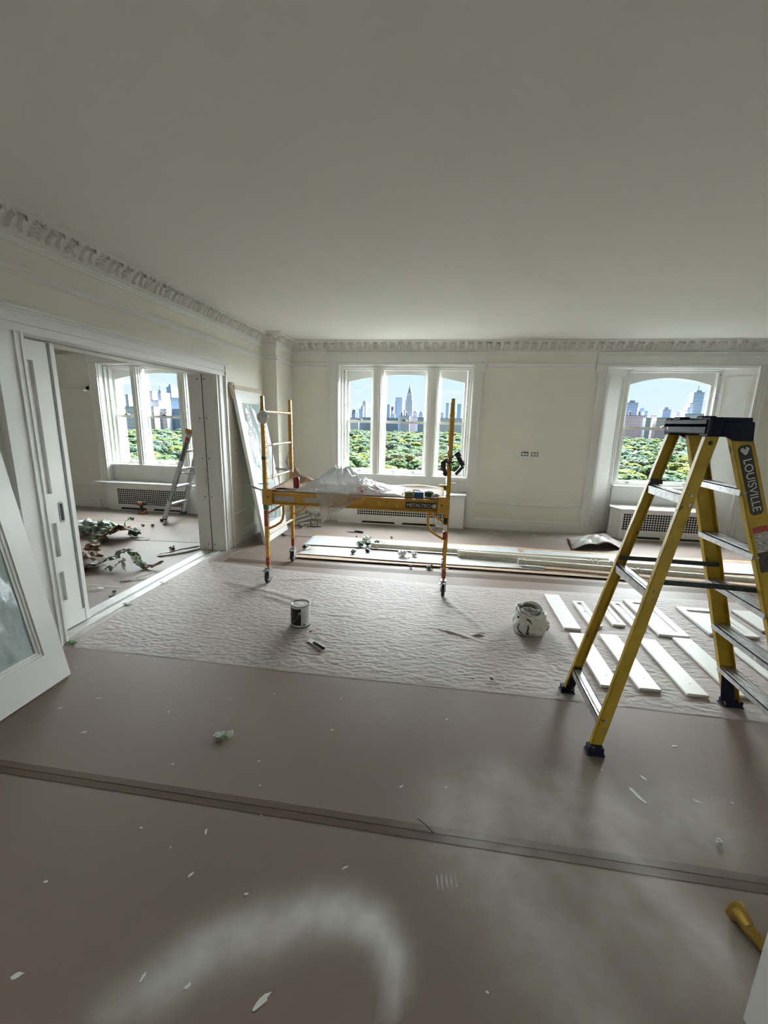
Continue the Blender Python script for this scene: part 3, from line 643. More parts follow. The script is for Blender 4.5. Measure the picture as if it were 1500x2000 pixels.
# ================================================================ OUTSIDE: park and skyline
GZ = -34.0
gm = MB().grid(lambda u, v: (-2600+5200*u, 40+2600*v, GZ), 8, 8)
tag(put('ground', gm, mat('park_lawn', (.02,.03,.012), .9, noise=.3, scale=.02)), 'green park ground far below the windows', 'ground', kind='structure')
def leaf_mat(name, c1, c2):
    mt = bpy.data.materials.new(name); mt.use_nodes = True; nt = mt.node_tree; n = nt.nodes; l = nt.links; b = n['Principled BSDF']
    b.inputs['Roughness'].default_value = .8; b.inputs['Specular IOR Level'].default_value = .05
    tc = n.new('ShaderNodeTexCoord'); nz = n.new('ShaderNodeTexNoise'); nz.inputs['Scale'].default_value = 1.5; nz.inputs['Detail'].default_value = 4
    l.new(tc.outputs['Object'], nz.inputs['Vector']); rp = n.new('ShaderNodeValToRGB'); l.new(nz.outputs[0], rp.inputs[0])
    rp.color_ramp.elements[0].position = .44; rp.color_ramp.elements[1].position = .58
    rp.color_ramp.elements[0].color = (*c1, 1); rp.color_ramp.elements[1].color = (*c2, 1)
    oi = n.new('ShaderNodeObjectInfo'); hv = n.new('ShaderNodeHueSaturation'); mr = n.new('ShaderNodeMapRange'); mr.inputs['To Min'].default_value = .75; mr.inputs['To Max'].default_value = 1.2
    l.new(oi.outputs['Random'], mr.inputs[0]); l.new(mr.outputs[0], hv.inputs['Value']); l.new(rp.outputs[0], hv.inputs['Color']); l.new(hv.outputs[0], b.inputs['Base Color'])
    bz = n.new('ShaderNodeTexNoise'); bz.inputs['Scale'].default_value = 2.2; bz.inputs['Detail'].default_value = 5; l.new(tc.outputs['Object'], bz.inputs['Vector'])
    bp = n.new('ShaderNodeBump'); bp.inputs['Strength'].default_value = 1.0; bp.inputs['Distance'].default_value = 1.2; l.new(bz.outputs[0], bp.inputs['Height']); l.new(bp.outputs[0], b.inputs['Normal'])
    return mt
LM = [leaf_mat('foliage_green', (.012,.030,.014), (.125,.185,.062)), leaf_mat('foliage_blue_green', (.016,.036,.028), (.110,.170,.110)),
      leaf_mat('foliage_yellow_green', (.030,.050,.010), (.250,.265,.048)), leaf_mat('foliage_grey_green', (.030,.048,.034), (.170,.200,.140))]
def crown_mesh(seed, lumps=22, sub=3):
    r = random.Random(seed); bm = bmesh.new()
    for i in range(lumps):
        a = r.uniform(0, 6.28); t = r.random()**.5 if i else 0; h = r.uniform(-.30, .50)*(1-.55*t*t)
        c = Vector((math.cos(a)*t*.62, math.sin(a)*t*.62, h if i else .1)); q = r.uniform(.20, .34) if i else .60
        res = bmesh.ops.create_icosphere(bm, subdivisions=sub, radius=q)
        for v in res['verts']:
            d = 1+(.30 if sub == 3 else .22)*(r.random()-.5); v.co = Vector((v.co.x*d, v.co.y*d, v.co.z*d*.82))+c
    for v in bm.verts: v.co = Vector((v.co.x*7.5, v.co.y*7.5, v.co.z*6.5+11.5))
    me = bpy.data.meshes.new('park_tree'); bm.to_mesh(me); bm.free(); return me
crowns = [crown_mesh(s) for s in (1, 2, 3, 4)]
trunk = MB().tube([(0,0,0), (.1,0,4), (0,.1,9)], [.38, .28, .2], 8).mesh('trunk'); trunk.materials.append(mat('bark', (.08,.06,.045), .9, noise=.3))
TL = ['leafy mid-green park tree below the windows', 'blue-green leafy park tree below the windows', 'yellow-green leafy park tree below the windows', 'pale grey-green leafy park tree below the windows']
cr_m = [[None]*4 for _ in range(4)]
for i in range(4):
    for k in range(4):
        me = crowns[i].copy(); me.materials.append(LM[k]); cr_m[i][k] = me
rt_ = random.Random(11); spots = []
def in_view(az): return -45 <= az <= -31 or -15.5 <= az <= 5.5 or 18 <= az <= 31.5
r_ = 128.0
while r_ < 1060:
    step = 15.5 + 4*min(1, (r_-128)/500); az = -55.0
    while az < 41:
        a2 = az+rt_.uniform(-.3, .3)*math.degrees(step/r_); rr = r_+rt_.uniform(-.4, .4)*step
        if rr < (880 if a2 < -28 else 1070): spots.append((rr, a2))
        az += math.degrees(step/r_)
    r_ += step*.95
spots.sort(key=lambda q: (not (in_view(q[1]) and q[0] < 420), q[0]))
def tree_kind(rr, az):
    if rr < 185 and -13.5 < az < -4: return 2 if rt_.random() < .75 else 0
    if rr < 260 and -4 < az < 2: return 3 if rt_.random() < .6 else 0
    if 18 < az < 24 and 150 < rr < 230: return 2 if rt_.random() < .6 else 0
    return rt_.choices((0, 1, 2, 3), (5, 3.2, 1.3, 1.0))[0]
for rr, az in spots[:290]:
    k = tree_kind(rr, az); o = bpy.data.objects.new('park_tree', cr_m[rt_.randrange(4)][k]); COL.objects.link(o)
    s = rt_.uniform(1.05, 1.55); o.location = (rr*math.sin(rad(az)), rr*math.cos(rad(az)), GZ); o.scale = (s, s, rt_.uniform(.90, 1.20)); o.rotation_euler.z = rt_.uniform(0, 6.28)
    tag(o, TL[k], 'tree', 'nearest park trees below the windows')
    t = bpy.data.objects.new('trunk', trunk); COL.objects.link(t); t.parent = o
# the rest of the canopy, too many to count
far = spots[290:]; me0 = [crown_mesh(20+i, 6, 1) for i in range(3)]
base = []
for me in me0:
    v = np.empty(len(me.vertices)*3); me.vertices.foreach_get('co', v); base.append((v.reshape(-1, 3), [tuple(p.vertices) for p in me.polygons]))
V = []; F = []; MI = []; n0 = 0
for rr, az in far:
    v, f = base[rt_.randrange(3)]; s = rt_.uniform(.95, 1.45) if rr > 350 else rt_.uniform(.9, 1.2); a = rt_.uniform(0, 6.28)
    q = v*np.array([s, s, rt_.uniform(.9, 1.2)]); ca, sa = math.cos(a), math.sin(a)
    q = np.stack([q[:,0]*ca-q[:,1]*sa + rr*math.sin(rad(az)), q[:,0]*sa+q[:,1]*ca + rr*math.cos(rad(az)), q[:,2]+GZ], 1)
    V.append(q); F += [tuple(i+n0 for i in p) for p in f]; MI += [tree_kind(rr, az)]*len(f); n0 += len(v)
me = bpy.data.meshes.new('distant_trees'); me.from_pydata(np.concatenate(V).tolist(), [], F)
for k in range(4): me.materials.append(LM[k])
me.polygons.foreach_set('material_index', MI); me.update()
o = bpy.data.objects.new('distant_trees', me); COL.objects.link(o)
tag(o, 'hazy green canopy of trees stretching to the far buildings', 'trees', kind='stuff')

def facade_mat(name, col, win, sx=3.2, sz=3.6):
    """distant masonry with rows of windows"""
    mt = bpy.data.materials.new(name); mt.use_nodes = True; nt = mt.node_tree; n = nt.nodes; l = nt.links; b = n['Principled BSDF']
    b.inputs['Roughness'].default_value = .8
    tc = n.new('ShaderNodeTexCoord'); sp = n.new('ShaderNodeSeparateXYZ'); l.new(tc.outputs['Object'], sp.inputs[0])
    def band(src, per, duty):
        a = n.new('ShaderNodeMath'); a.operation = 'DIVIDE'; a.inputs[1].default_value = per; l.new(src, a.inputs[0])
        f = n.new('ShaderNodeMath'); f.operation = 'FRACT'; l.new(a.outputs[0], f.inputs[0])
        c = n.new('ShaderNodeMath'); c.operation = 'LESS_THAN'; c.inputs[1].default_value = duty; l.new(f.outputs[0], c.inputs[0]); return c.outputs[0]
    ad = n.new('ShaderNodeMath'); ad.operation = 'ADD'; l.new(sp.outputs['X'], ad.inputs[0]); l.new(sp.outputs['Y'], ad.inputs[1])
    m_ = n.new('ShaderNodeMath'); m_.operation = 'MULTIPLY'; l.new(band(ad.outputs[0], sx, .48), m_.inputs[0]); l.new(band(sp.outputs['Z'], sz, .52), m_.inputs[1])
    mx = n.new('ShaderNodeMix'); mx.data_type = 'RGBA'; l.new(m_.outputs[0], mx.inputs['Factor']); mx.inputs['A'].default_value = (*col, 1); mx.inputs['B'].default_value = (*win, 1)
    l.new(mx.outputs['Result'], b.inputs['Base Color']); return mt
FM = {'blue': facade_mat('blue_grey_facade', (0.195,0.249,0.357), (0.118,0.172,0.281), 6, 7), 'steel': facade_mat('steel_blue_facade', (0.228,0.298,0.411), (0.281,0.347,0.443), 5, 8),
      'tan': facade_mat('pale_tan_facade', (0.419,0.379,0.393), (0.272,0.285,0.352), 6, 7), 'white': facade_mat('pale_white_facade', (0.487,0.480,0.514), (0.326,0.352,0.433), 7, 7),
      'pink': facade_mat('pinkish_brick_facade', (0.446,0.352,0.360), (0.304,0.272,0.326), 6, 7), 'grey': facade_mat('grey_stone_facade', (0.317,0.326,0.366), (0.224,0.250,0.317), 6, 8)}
ROOFG = mat('weathered_roof', (.13,.15,.16), .7, noise=.2)
def az_x(d, az): return d*math.tan(rad(az))
BN = {'blue': 'blue-grey', 'steel': 'pale steel-blue', 'tan': 'pale tan', 'white': 'off-white', 'pink': 'pinkish brick', 'grey': 'grey stone'}
def building(a0, a1, el, d, m, label, roof=None, depth=16):
    """block facing the park, at distance d (along y); a0..a1 azimuth span, el elevation of its roof"""
    x0, x1 = az_x(d, a0), az_x(d, a1); xm = (x0+x1)/2; z1 = CAM_H + math.tan(rad(el))*math.hypot(xm, d); w = x1-x0
    B = empty('building', (xm, d+depth/2, GZ), label, 'building', 'skyline across the park')
    zz = z1-GZ
    def P(nm, mb, mt): return put(nm, mb, mt, B, local=True)
    y0 = -depth/2
    if roof == 'spire':
        P('wall', MB().box(-w/2, w/2, y0, y0+w, 0, zz-14).box(-w*.42, w*.42, y0+w*.08, y0+w*.92, zz-14, zz), FM[m])
        for sx in (-1, 1): P('corner_pier', MB().box(sx*w*.5-1, sx*w*.5+1, y0-1, y0+1, 0, zz-11), FM['white'])
        P('crown', MB().box(-w*.34, w*.34, y0+w*.16, y0+w*.84, zz, zz+9), FM['tan'])
        P('spire_roof', MB().lathe([(w*.33, zz+9), (w*.27, zz+16), (w*.12, zz+25), (w*.05, zz+31), (.1, zz+39)], (0, y0+w/2, 0), 8), ROOFG)
    elif roof == 'round':
        P('wall', MB().box(-w/2, w/2, y0, y0+depth, 0, zz-w*.35), FM[m]); P('vaulted_roof', MB().prism([(w/2*math.cos(t*math.pi/8), zz-w*.35+w*.35*math.sin(t*math.pi/8)) for t in range(9)], y0, y0+depth, 'Y'), FM[m])
    else:
        P('wall', MB().box(-w/2, w/2, y0, y0+depth, 0, zz), FM[m]); P('parapet', MB().box(-w/2-.4, w/2+.4, y0-.4, y0+depth+.4, zz, zz+1.2), ROOFG)
        if roof == 'tank':
            for k, q in enumerate((-.25, .2)):
                P('water_tank', MB().lathe([(2.6, zz+4), (2.6, zz+9), (.2, zz+12)], (q*w, y0+6, 0), 10), mat('tank_wood', (.13,.115,.11), .8, noise=.2)); P('tank_stand', MB().box(q*w-2, q*w+2, y0+4, y0+8, zz+1, zz+4), ROOFG)
        elif roof == 'box': P('penthouse', MB().box(-w*.25, w*.25, y0+4, y0+depth-4, zz+1.2, zz+7), FM[m])
        elif roof == 'mast':
            P('penthouse', MB().box(-w*.2, w*.3, y0+4, y0+14, zz+1.2, zz+6), FM[m]); P('mast', MB().tube([(0, y0+6, zz+1), (0, y0+6, zz+16)], .8, 6), ROOFG)
        elif roof == 'twin': P('roof_slab', MB().box(-w*.28, w*.5, y0-.5, y0+depth, zz, zz+11), FM['grey'])
def side(n): return n
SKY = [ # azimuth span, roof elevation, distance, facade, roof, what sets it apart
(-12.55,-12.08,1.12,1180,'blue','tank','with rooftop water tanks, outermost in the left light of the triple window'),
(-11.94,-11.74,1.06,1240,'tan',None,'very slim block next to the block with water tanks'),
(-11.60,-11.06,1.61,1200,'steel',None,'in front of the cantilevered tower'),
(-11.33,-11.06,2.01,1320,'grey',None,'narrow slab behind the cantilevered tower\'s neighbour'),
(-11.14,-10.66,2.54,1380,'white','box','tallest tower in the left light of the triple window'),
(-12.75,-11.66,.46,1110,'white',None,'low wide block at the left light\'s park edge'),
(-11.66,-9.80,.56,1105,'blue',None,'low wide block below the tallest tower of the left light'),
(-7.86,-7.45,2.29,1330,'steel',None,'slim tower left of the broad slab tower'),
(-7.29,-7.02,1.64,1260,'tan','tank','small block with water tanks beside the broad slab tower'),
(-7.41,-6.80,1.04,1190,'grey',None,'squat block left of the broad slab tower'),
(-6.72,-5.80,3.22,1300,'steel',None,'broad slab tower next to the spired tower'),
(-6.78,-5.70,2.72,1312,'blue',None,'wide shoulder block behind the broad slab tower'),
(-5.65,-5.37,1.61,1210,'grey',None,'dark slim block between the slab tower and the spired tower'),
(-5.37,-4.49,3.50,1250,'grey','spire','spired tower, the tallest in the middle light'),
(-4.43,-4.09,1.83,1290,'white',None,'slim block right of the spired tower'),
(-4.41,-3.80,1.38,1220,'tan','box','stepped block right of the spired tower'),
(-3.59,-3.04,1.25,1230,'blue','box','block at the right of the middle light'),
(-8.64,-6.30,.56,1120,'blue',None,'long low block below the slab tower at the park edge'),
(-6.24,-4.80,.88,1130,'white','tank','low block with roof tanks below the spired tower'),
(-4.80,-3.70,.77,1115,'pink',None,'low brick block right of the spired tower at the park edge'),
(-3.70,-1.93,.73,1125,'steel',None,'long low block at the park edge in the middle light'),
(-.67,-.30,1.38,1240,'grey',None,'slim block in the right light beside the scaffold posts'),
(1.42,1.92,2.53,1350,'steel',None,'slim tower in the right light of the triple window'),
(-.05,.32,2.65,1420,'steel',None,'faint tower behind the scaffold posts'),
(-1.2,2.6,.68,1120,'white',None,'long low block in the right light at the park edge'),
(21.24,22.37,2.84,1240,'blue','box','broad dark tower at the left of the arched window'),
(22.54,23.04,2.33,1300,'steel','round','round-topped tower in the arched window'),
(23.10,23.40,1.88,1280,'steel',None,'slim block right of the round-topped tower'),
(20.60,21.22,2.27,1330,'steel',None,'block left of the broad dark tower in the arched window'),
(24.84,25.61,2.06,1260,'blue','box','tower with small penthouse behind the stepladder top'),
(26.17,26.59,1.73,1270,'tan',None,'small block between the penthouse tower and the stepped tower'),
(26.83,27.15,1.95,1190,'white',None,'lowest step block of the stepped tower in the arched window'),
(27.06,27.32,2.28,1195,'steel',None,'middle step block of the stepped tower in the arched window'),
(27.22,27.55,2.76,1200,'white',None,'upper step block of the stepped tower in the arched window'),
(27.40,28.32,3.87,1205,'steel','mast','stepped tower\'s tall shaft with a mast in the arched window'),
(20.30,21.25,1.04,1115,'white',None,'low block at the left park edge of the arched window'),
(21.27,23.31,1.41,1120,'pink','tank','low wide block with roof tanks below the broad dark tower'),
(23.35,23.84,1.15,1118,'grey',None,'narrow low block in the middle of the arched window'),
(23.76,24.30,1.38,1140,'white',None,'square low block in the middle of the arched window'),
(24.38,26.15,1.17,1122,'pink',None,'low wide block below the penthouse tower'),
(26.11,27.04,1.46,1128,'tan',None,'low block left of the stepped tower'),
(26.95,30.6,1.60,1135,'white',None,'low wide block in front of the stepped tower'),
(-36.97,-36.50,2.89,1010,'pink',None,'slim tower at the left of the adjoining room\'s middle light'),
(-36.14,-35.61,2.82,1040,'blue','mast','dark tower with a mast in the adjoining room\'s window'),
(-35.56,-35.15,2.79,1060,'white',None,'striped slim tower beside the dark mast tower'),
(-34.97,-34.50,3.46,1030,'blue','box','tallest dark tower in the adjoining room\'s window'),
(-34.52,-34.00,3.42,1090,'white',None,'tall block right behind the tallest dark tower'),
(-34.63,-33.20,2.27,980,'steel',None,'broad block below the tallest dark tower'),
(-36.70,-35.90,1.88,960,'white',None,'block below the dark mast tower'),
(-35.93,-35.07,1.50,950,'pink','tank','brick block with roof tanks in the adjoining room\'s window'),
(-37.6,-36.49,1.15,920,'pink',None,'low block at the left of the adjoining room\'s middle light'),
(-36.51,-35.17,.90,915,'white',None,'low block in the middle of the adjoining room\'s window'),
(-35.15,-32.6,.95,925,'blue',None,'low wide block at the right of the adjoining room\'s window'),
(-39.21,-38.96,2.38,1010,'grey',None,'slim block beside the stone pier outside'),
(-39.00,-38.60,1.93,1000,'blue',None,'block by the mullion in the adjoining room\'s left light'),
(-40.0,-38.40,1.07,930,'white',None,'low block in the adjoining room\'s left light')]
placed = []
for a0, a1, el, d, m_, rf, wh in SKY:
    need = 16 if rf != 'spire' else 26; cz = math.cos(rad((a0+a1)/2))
    while any(not (a1+.05 < b0 or a0-.05 > b1) and -need-2 < d*cz-by < bn+2 for b0, b1, by, bn in placed): d += 5
    pad = .10+.85*abs(math.sin(rad(a0))); placed.append((a0-pad, a1+pad, d*cz, need))
    lab = 'distant %s %s' % (BN[m_], wh); building(a0, a1, el, d*math.cos(rad((a0+a1)/2)), m_, ' '.join(lab.split()[:16]), rf)
# projecting stone pier of this building, beside the adjoining room's window
SP = empty('stone_pier', (-7.45, 8.6, GZ), 'pale stone pier of the facade outside the adjoining room window', 'stone pier')
for k in range(10):
    z = -1.2+.62*k; put('stone_block', MB().box(-7.75, -7.17, 8.42, 8.75, z, z+.605), mat('limestone', (.2,.2,.2)), SP, bevel=.01)
put('pier_shaft', MB().box(-7.73, -7.19, 8.45, 8.73, GZ, 8.0), STONE, SP)
# ================================================================ ROLLING SCAFFOLD
SC = empty('rolling_scaffold', (-.87, 4.40, 0), 'yellow rolling baker scaffold with casters and loaded deck', 'scaffold')
XA, XB_, YN, YF = -1.80, .05, 4.03, 4.78
w = .040
CZ = .185
for px_ in (XA, XB_):
    for py_ in (YN, YF):
        pz = .006 if py_ == YN else 0
        px_ = px_+.012 if (px_ > 0 and py_ == YN) else px_
        put('post', MB().box(px_-w/2, px_+w/2, py_-w/2, py_+w/2, .50, 1.83), YEL, SC, bevel=.003)
        put('top_pin', MB().box(px_-.016, px_+.016, py_-.016, py_+.016, 1.83, 1.95), YEL, SC, bevel=.002); put('leg_tube', MB().box(px_-.0165, px_+.0165, py_-.0165, py_+.0165, CZ, .50), YEL, SC, bevel=.002)
        ho = MB()
        sx_ = 1 if px_ < -1 else -1
        for k in range(24):
            z = .56+.052*k; ho.lathe([(.0065,0),(.0065,.0012)], (px_+sx_*w/2 if sx_ > 0 else px_-w/2-.0012, py_, z), 8, 'X')
        h_ = put('pin_holes', ho, SHADOWGAP, SC); h_['kind'] = 'stuff'
        # caster
        c = put('caster_fork', MB().box(px_-.028, px_+.028, py_-.028, py_+.028, .150+pz, .166+pz).box(px_-.028, px_-.021, py_-.055, py_+.02, .06+pz, .152+pz).box(px_+.021, px_+.028, py_-.055, py_+.02, .06+pz, .152+pz).lathe([(.014,.166),(.014,CZ+.02)], (px_, py_, 0), 10), STEEL, SC)
        wc = (px_, py_-.018, .064+pz)
        wh = put('wheel', MB().lathe([(.040,-.016),(.058,-.016),(.064,-.010),(.064,.010),(.058,.016),(.040,.016)], wc, 24, 'X'), BLK, SC, smooth=40)
        put('hub', MB().lathe([(.012,-.019),(.040,-.017),(.040,.017),(.012,.019)], wc, 18, 'X'), mat('grey_hub', (.35,.36,.37), .5, noise=.2), wh, smooth=40)
        put('brake_lever', MB().bar((px_, py_-.02, .158+pz), (px_-.045, py_-.05, .135+pz), .03, .008), STEEL, SC)
        put('red_sleeve', MB().box(px_-.0185, px_+.0185, py_-.0185, py_+.0185, .20, .285), mat('red_sleeve', (.42,.05,.03), .5, noise=.3, scale=60, speck=((.7,.6,.5), .66, 70)), SC)
        put('lock_pin', MB().tube([(px_-.045, py_, .292), (px_+.045, py_, .292)], .004, 6), STEEL, SC)
        # gusset tube between post and deck rail
        s = 1 if px_ < -1 else -1
        put('brace_tube', MB().tube([(px_+s*.02, py_, .60), (px_+s*.09, py_, .635), (px_+s*.15, py_, .675), (px_+s*.178, py_, .72), (px_+s*.185, py_, .78), (px_+s*.185, py_, .885)], .0125, 8), YEL, SC, smooth=60)
        put('brace_tube', MB().tube([(px_+s*.02, py_, .77), (px_+s*.12, py_, .83), (px_+s*.2, py_, .885)], .011, 8), YEL, SC, smooth=60)
for px_ in (XA, XB_):
    for z, r in ((1.80, .017), (1.465, .0135), (1.13, .0135), (.53, .0135)):
        put('rung', MB().tube([(px_, YN+.02, z), (px_, YF-.02, z)], r, 10), mat('rung_worn', (.70,.60,.42), .35, noise=.3, scale=20, col2=(.62,.36,.06)), SC, smooth=60)
    put('deck_end_beam', MB().box(px_-.03 if px_ == XA else px_-.025, px_+.025 if px_ == XA else px_+.03, YN+.02, YF-.02, .90, .985), YEL, SC)
for py_, s in ((YN, -1), (YF, 1)):
    y_ = py_+s*.022
    put('deck_rail', MB().box(XA+.03, XB_-.03, min(y_, y_-s*.004), max(y_, y_-s*.004), .872, .998).box(XA+.03, XB_-.03, min(y_, y_+s*.022), max(y_, y_+s*.022), .986, .998).box(XA+.03, XB_-.03, min(y_, y_+s*.022), max(y_, y_+s*.022), .872, .884), YEL, SC)
    for px_ in (XA, XB_):
        q = 1 if px_ == XA else -1
        put('corner_plate', MB().box(min(px_-.022*q, px_+.085*q), max(px_-.022*q, px_+.085*q), min(y_, y_+s*.026), max(y_, y_+s*.026), .865, 1.03), YEL, SC, bevel=.006)
        put('bolt_head', MB().lathe([(.009,0),(.009,.006)], (px_+.045*q, y_+s*.026 if s > 0 else y_-.032, .95), 8, 'Y'), BLK, SC)
        put('lock_loop', MB().tube([(px_+q*.03, y_+s*.01, .862), (px_+q*.115, y_+s*.012, .858), (px_+q*.115, y_+s*.014, .745), (px_+q*.03, y_+s*.012, .735), (px_+q*.03, y_+s*.01, .862)], .004, 6), STEEL, SC)
        put('lock_loop', MB().tube([(px_+q*.02, y_+s*.012, .765), (px_+q*.075, y_+s*.014, .762), (px_+q*.075, y_+s*.016, .86)], .0035, 6), STEEL, SC)
put('platform', MB().box(XA+.03, XB_-.03, YN-.015, YF+.015, .986, 1.000), mat('plywood_deck', (.33,.21,.12), .7, noise=.25, scale=8, stretch=(1,8,8)), SC)
# stickers on the near rail and posts
yf = YN-.022-.0005
lb = put('name_plate', MB().box(-.345, -.045, yf-.024-.0015, yf-.022, .908, .966), mat('black_sticker', (.015,.013,.013), .4, noise=.1), SC); 
for yy in ():
    pass
Mx = Matrix.Translation((-.205, yf-.0262, .936)) @ Euler((rad(90),0,0)).to_matrix().to_4x4()
putmesh('lettering', text_mesh('METALTECH', .046, Mx), mat('silver_print', (.72,.66,.62), .4, noise=.1), SC)
Mx = Matrix.Translation((-.083, yf-.0262, .936)) @ Euler((rad(90),0,0)).to_matrix().to_4x4()
putmesh('lettering', text_mesh('4', .04, Mx), mat('silver_print', (.72,.66,.62)), SC)
put('emblem', MB().box(-.074, -.050, yf-.0268, yf-.0255, .918, .956), mat('silver_print', (.72,.66,.62)), SC)
put('warning_label', MB().box(-1.70, -1.49, yf-.003, yf-.001, .905, .958), mat('grey_notice', (.52,.50,.46), .5, noise=.5, scale=55, col2=(.36,.33,.29), stretch=(1,1,5)), SC)
put('warning_label', MB().box(-1.38, -1.12, yf-.003, yf-.001, .905, .958), mat('grey_notice', (.52,.50,.46)), SC)
STK = mat('red_sticker', (.45,.04,.05), .45, noise=.4, scale=50, speck=((.8,.75,.7), .64, 60))
put('red_sticker', MB().box(XA-.019, XA+.019, YN-.0225, YN-.0205, .63, .80), STK, SC); put('green_tape_mark', MB().box(XA-.0215, XA+.0215, YN-.0225, YN+.0225, .81, .88), GREEN, SC)
put('green_tape_mark', MB().box(XA-.0215, XA+.0215, YN-.0225, YN+.0225, 1.325, 1.355), mat('dark_green_tape', (.03,.07,.03), .5, noise=.2), SC)
put('red_sticker', MB().box(XB_-.019, XB_+.019, YN-.0225, YN-.0205, .60, .68), STK, SC); put('black_sticker', MB().box(XB_-.019, XB_+.019, YN-.0225, YN-.0205, .76, .82), mat('black_sticker', (.02,.02,.02)), SC)
put('white_sticker', MB().box(XB_-.019, XB_+.019, YN-.0225, YN-.0205, .69, .75), WHITE, SC)
put('lock_pin', MB().tube([(XA-.06, YN-.03, 1.08), (XA+.05, YN-.03, 1.08)], .005, 6), STEEL, SC)
for z in (1.16, 1.04): put('lock_pin', MB().tube([(XB_-.02, YN, z), (XB_+.075, YN, z)], .005, 6), STEEL, SC)

# ---------------------------------------------------------------- things on the deck
DZ = 1.0005
vn = [vnoise(s) for s in range(31, 37)]
# brown paper lining, turned up along the far edge and at the left end
def kp(u, v):
    x = -1.765+1.78*u; y = 4.035+.735*v; z = DZ+.002
    e = max(0, (v-.80)/.20); lift = .018+.10*max(0, 1-u/.16)+.010*math.sin(u*17)
    z += lift*e**1.5; y -= .02*e
    e2 = max(0, (.06-u)/.06)*(.2+.8*v); z += .07*e2; x += .02*e2
    return (x, y, z+.002*float(vn[0](u*20, v*9)))
single('lining_paper', MB().grid(kp, 60, 20), KRAFT, (-.87, 4.40, 1.0), 'brown paper lining the scaffold deck, edges turned up', 'paper', smooth=60, thick=.0012)
# crumpled plastic sheeting heap
def heap(u, v):
    x = -1.50+1.10*u; y = 4.06+.60*v
    env = np.interp(u, [0,.08,.16,.24,.30,.36,.44,.50,.60,.72,.86,1], [.015,.06,.12,.155,.20,.235,.22,.16,.125,.085,.05,.012])*math.sin(math.pi*min(1, max(0, v))**.85)**.6
    n1, n2 = float(vn[0](u*5+1, v*4)), float(vn[1](u*9, v*7+3))
    fold = 0
    for (cu, cv, k1, k2, wt) in ((.36, .55, 6, 15, 1.0), (.17, .5, 5, 12, .7), (.66, .45, 5, 13, .6)):
        th = math.atan2(v-cv, (u-cu)*2.2); rr = math.hypot(v-cv, (u-cu)*2.2)
        fold += wt*math.exp(-(rr/.45)**2)*min(1, (rr/.22)**1.5)*(.30*(1-abs(math.sin(k1*th+5*n1)))+.16*(1-abs(math.sin(k2*th+7*n2))))
    fold += .10*(1-abs(2*float(vn[2](u*26, v*11+u*6))-1)*1.6)
    z = DZ+.008+env*(.84+.85*fold)+.010*fold*min(1, env*20)
    x += .03*(float(vn[4](u*11, v*7))-.5); y += .05*(float(vn[5](u*9, v*8))-.5)
    return (x, max(y, 4.015), max(z, DZ+.006))
PH = empty('plastic_sheeting', (-1.0, 4.4, 1.0), 'crumpled heap of clear plastic sheeting on the scaffold, hanging over the rail', 'plastic sheet')
hm = MB().grid(heap, 110, 56); me = hm.mesh('heap')
co = np.array([v.co[:] for v in me.vertices])
prn = np.maximum.reduce([np.exp(-(((co[:,0]-cx)/sx)**2+((co[:,1]-cy)/sy)**2)*2) > .35 for cx, cy, sx, sy in ((-.66,4.20,.09,.08),(-.80,4.08,.07,.05))]).astype(float)
set_attr(me, 'print', prn); me.transform(Matrix.Translation((1.0, -4.4, -1.0))); me.materials.append(FILM); shade(me, 50)
o = bpy.data.objects.new('heap', me); COL.objects.link(o); o.parent = PH
def flap(u, v):
    """part of the sheet that hangs down in front of the near rail"""
    xl = np.interp(v, [0,.3,1], [-1.26,-1.21,-1.175]); xr = np.interp(v, [0,.3,.6,1], [-.72,-.84,-.98,-1.15]); x = xl+(xr-xl)*u
    z = 1.035-.33*v*(1-.12*u); y = 3.972-.018*math.sin(u*9+v*3)-.02*v
    if v < .08: y = 4.03-(.06)*(v/.08)
    return (x, y+.012*(float(vn[1](u*9, v*9))-.5), z)
fmb = MB().grid(flap, 34, 34); me = fmb.mesh('hanging_flap'); co = np.array([v.co[:] for v in me.vertices])
set_attr(me, 'print', ((np.abs(co[:,0]+1.06) < .08) & (np.abs(co[:,2]-.83) < .05)).astype(float)+((np.abs(co[:,0]+.84) < .07) & (np.abs(co[:,2]-.985) < .035)).astype(float))
me.transform(Matrix.Translation((1.0, -4.4, -1.0))); me.materials.append(FILMTHIN); shade(me, 60)
o = bpy.data.objects.new('hanging_flap', me); COL.objects.link(o); o.parent = PH
# rolls of tape
def tape_roll(x, y, r, h, m, label, zz=DZ+.0065):
    t = empty('tape_roll', (x, y, zz), label, 'tape', 'tape rolls on the scaffold deck')
    put('tape_winding', MB().lathe([(r*.76,0),(r,0),(r,h),(r*.76,h),(r*.76,0)], (x, y, zz), 28, cap=False), m, t, smooth=40)
    put('core', MB().lathe([(r*.70,.001),(r*.76,.001),(r*.76,h-.001),(r*.70,h-.001),(r*.70,.001)], (x, y, zz), 28, cap=False), mat('cardboard_core', (.42,.33,.24), .8, noise=.15), t, smooth=40)
tape_roll(-.325, 4.08, .040, .050, OLIVE, 'olive green tape roll at the end of the plastic heap')
tape_roll(-.262, 4.21, .060, .044, TAN, 'pale masking tape roll behind the olive and blue rolls')
tape_roll(-.222, 4.075, .046, .052, BLUE, 'blue tape roll on the scaffold deck')
tape_roll(-.125, 4.15, .046, .048, mat('dark_green_roll', (.05,.12,.03), .5, noise=.1), 'dark green tape roll nearest the right scaffold post')
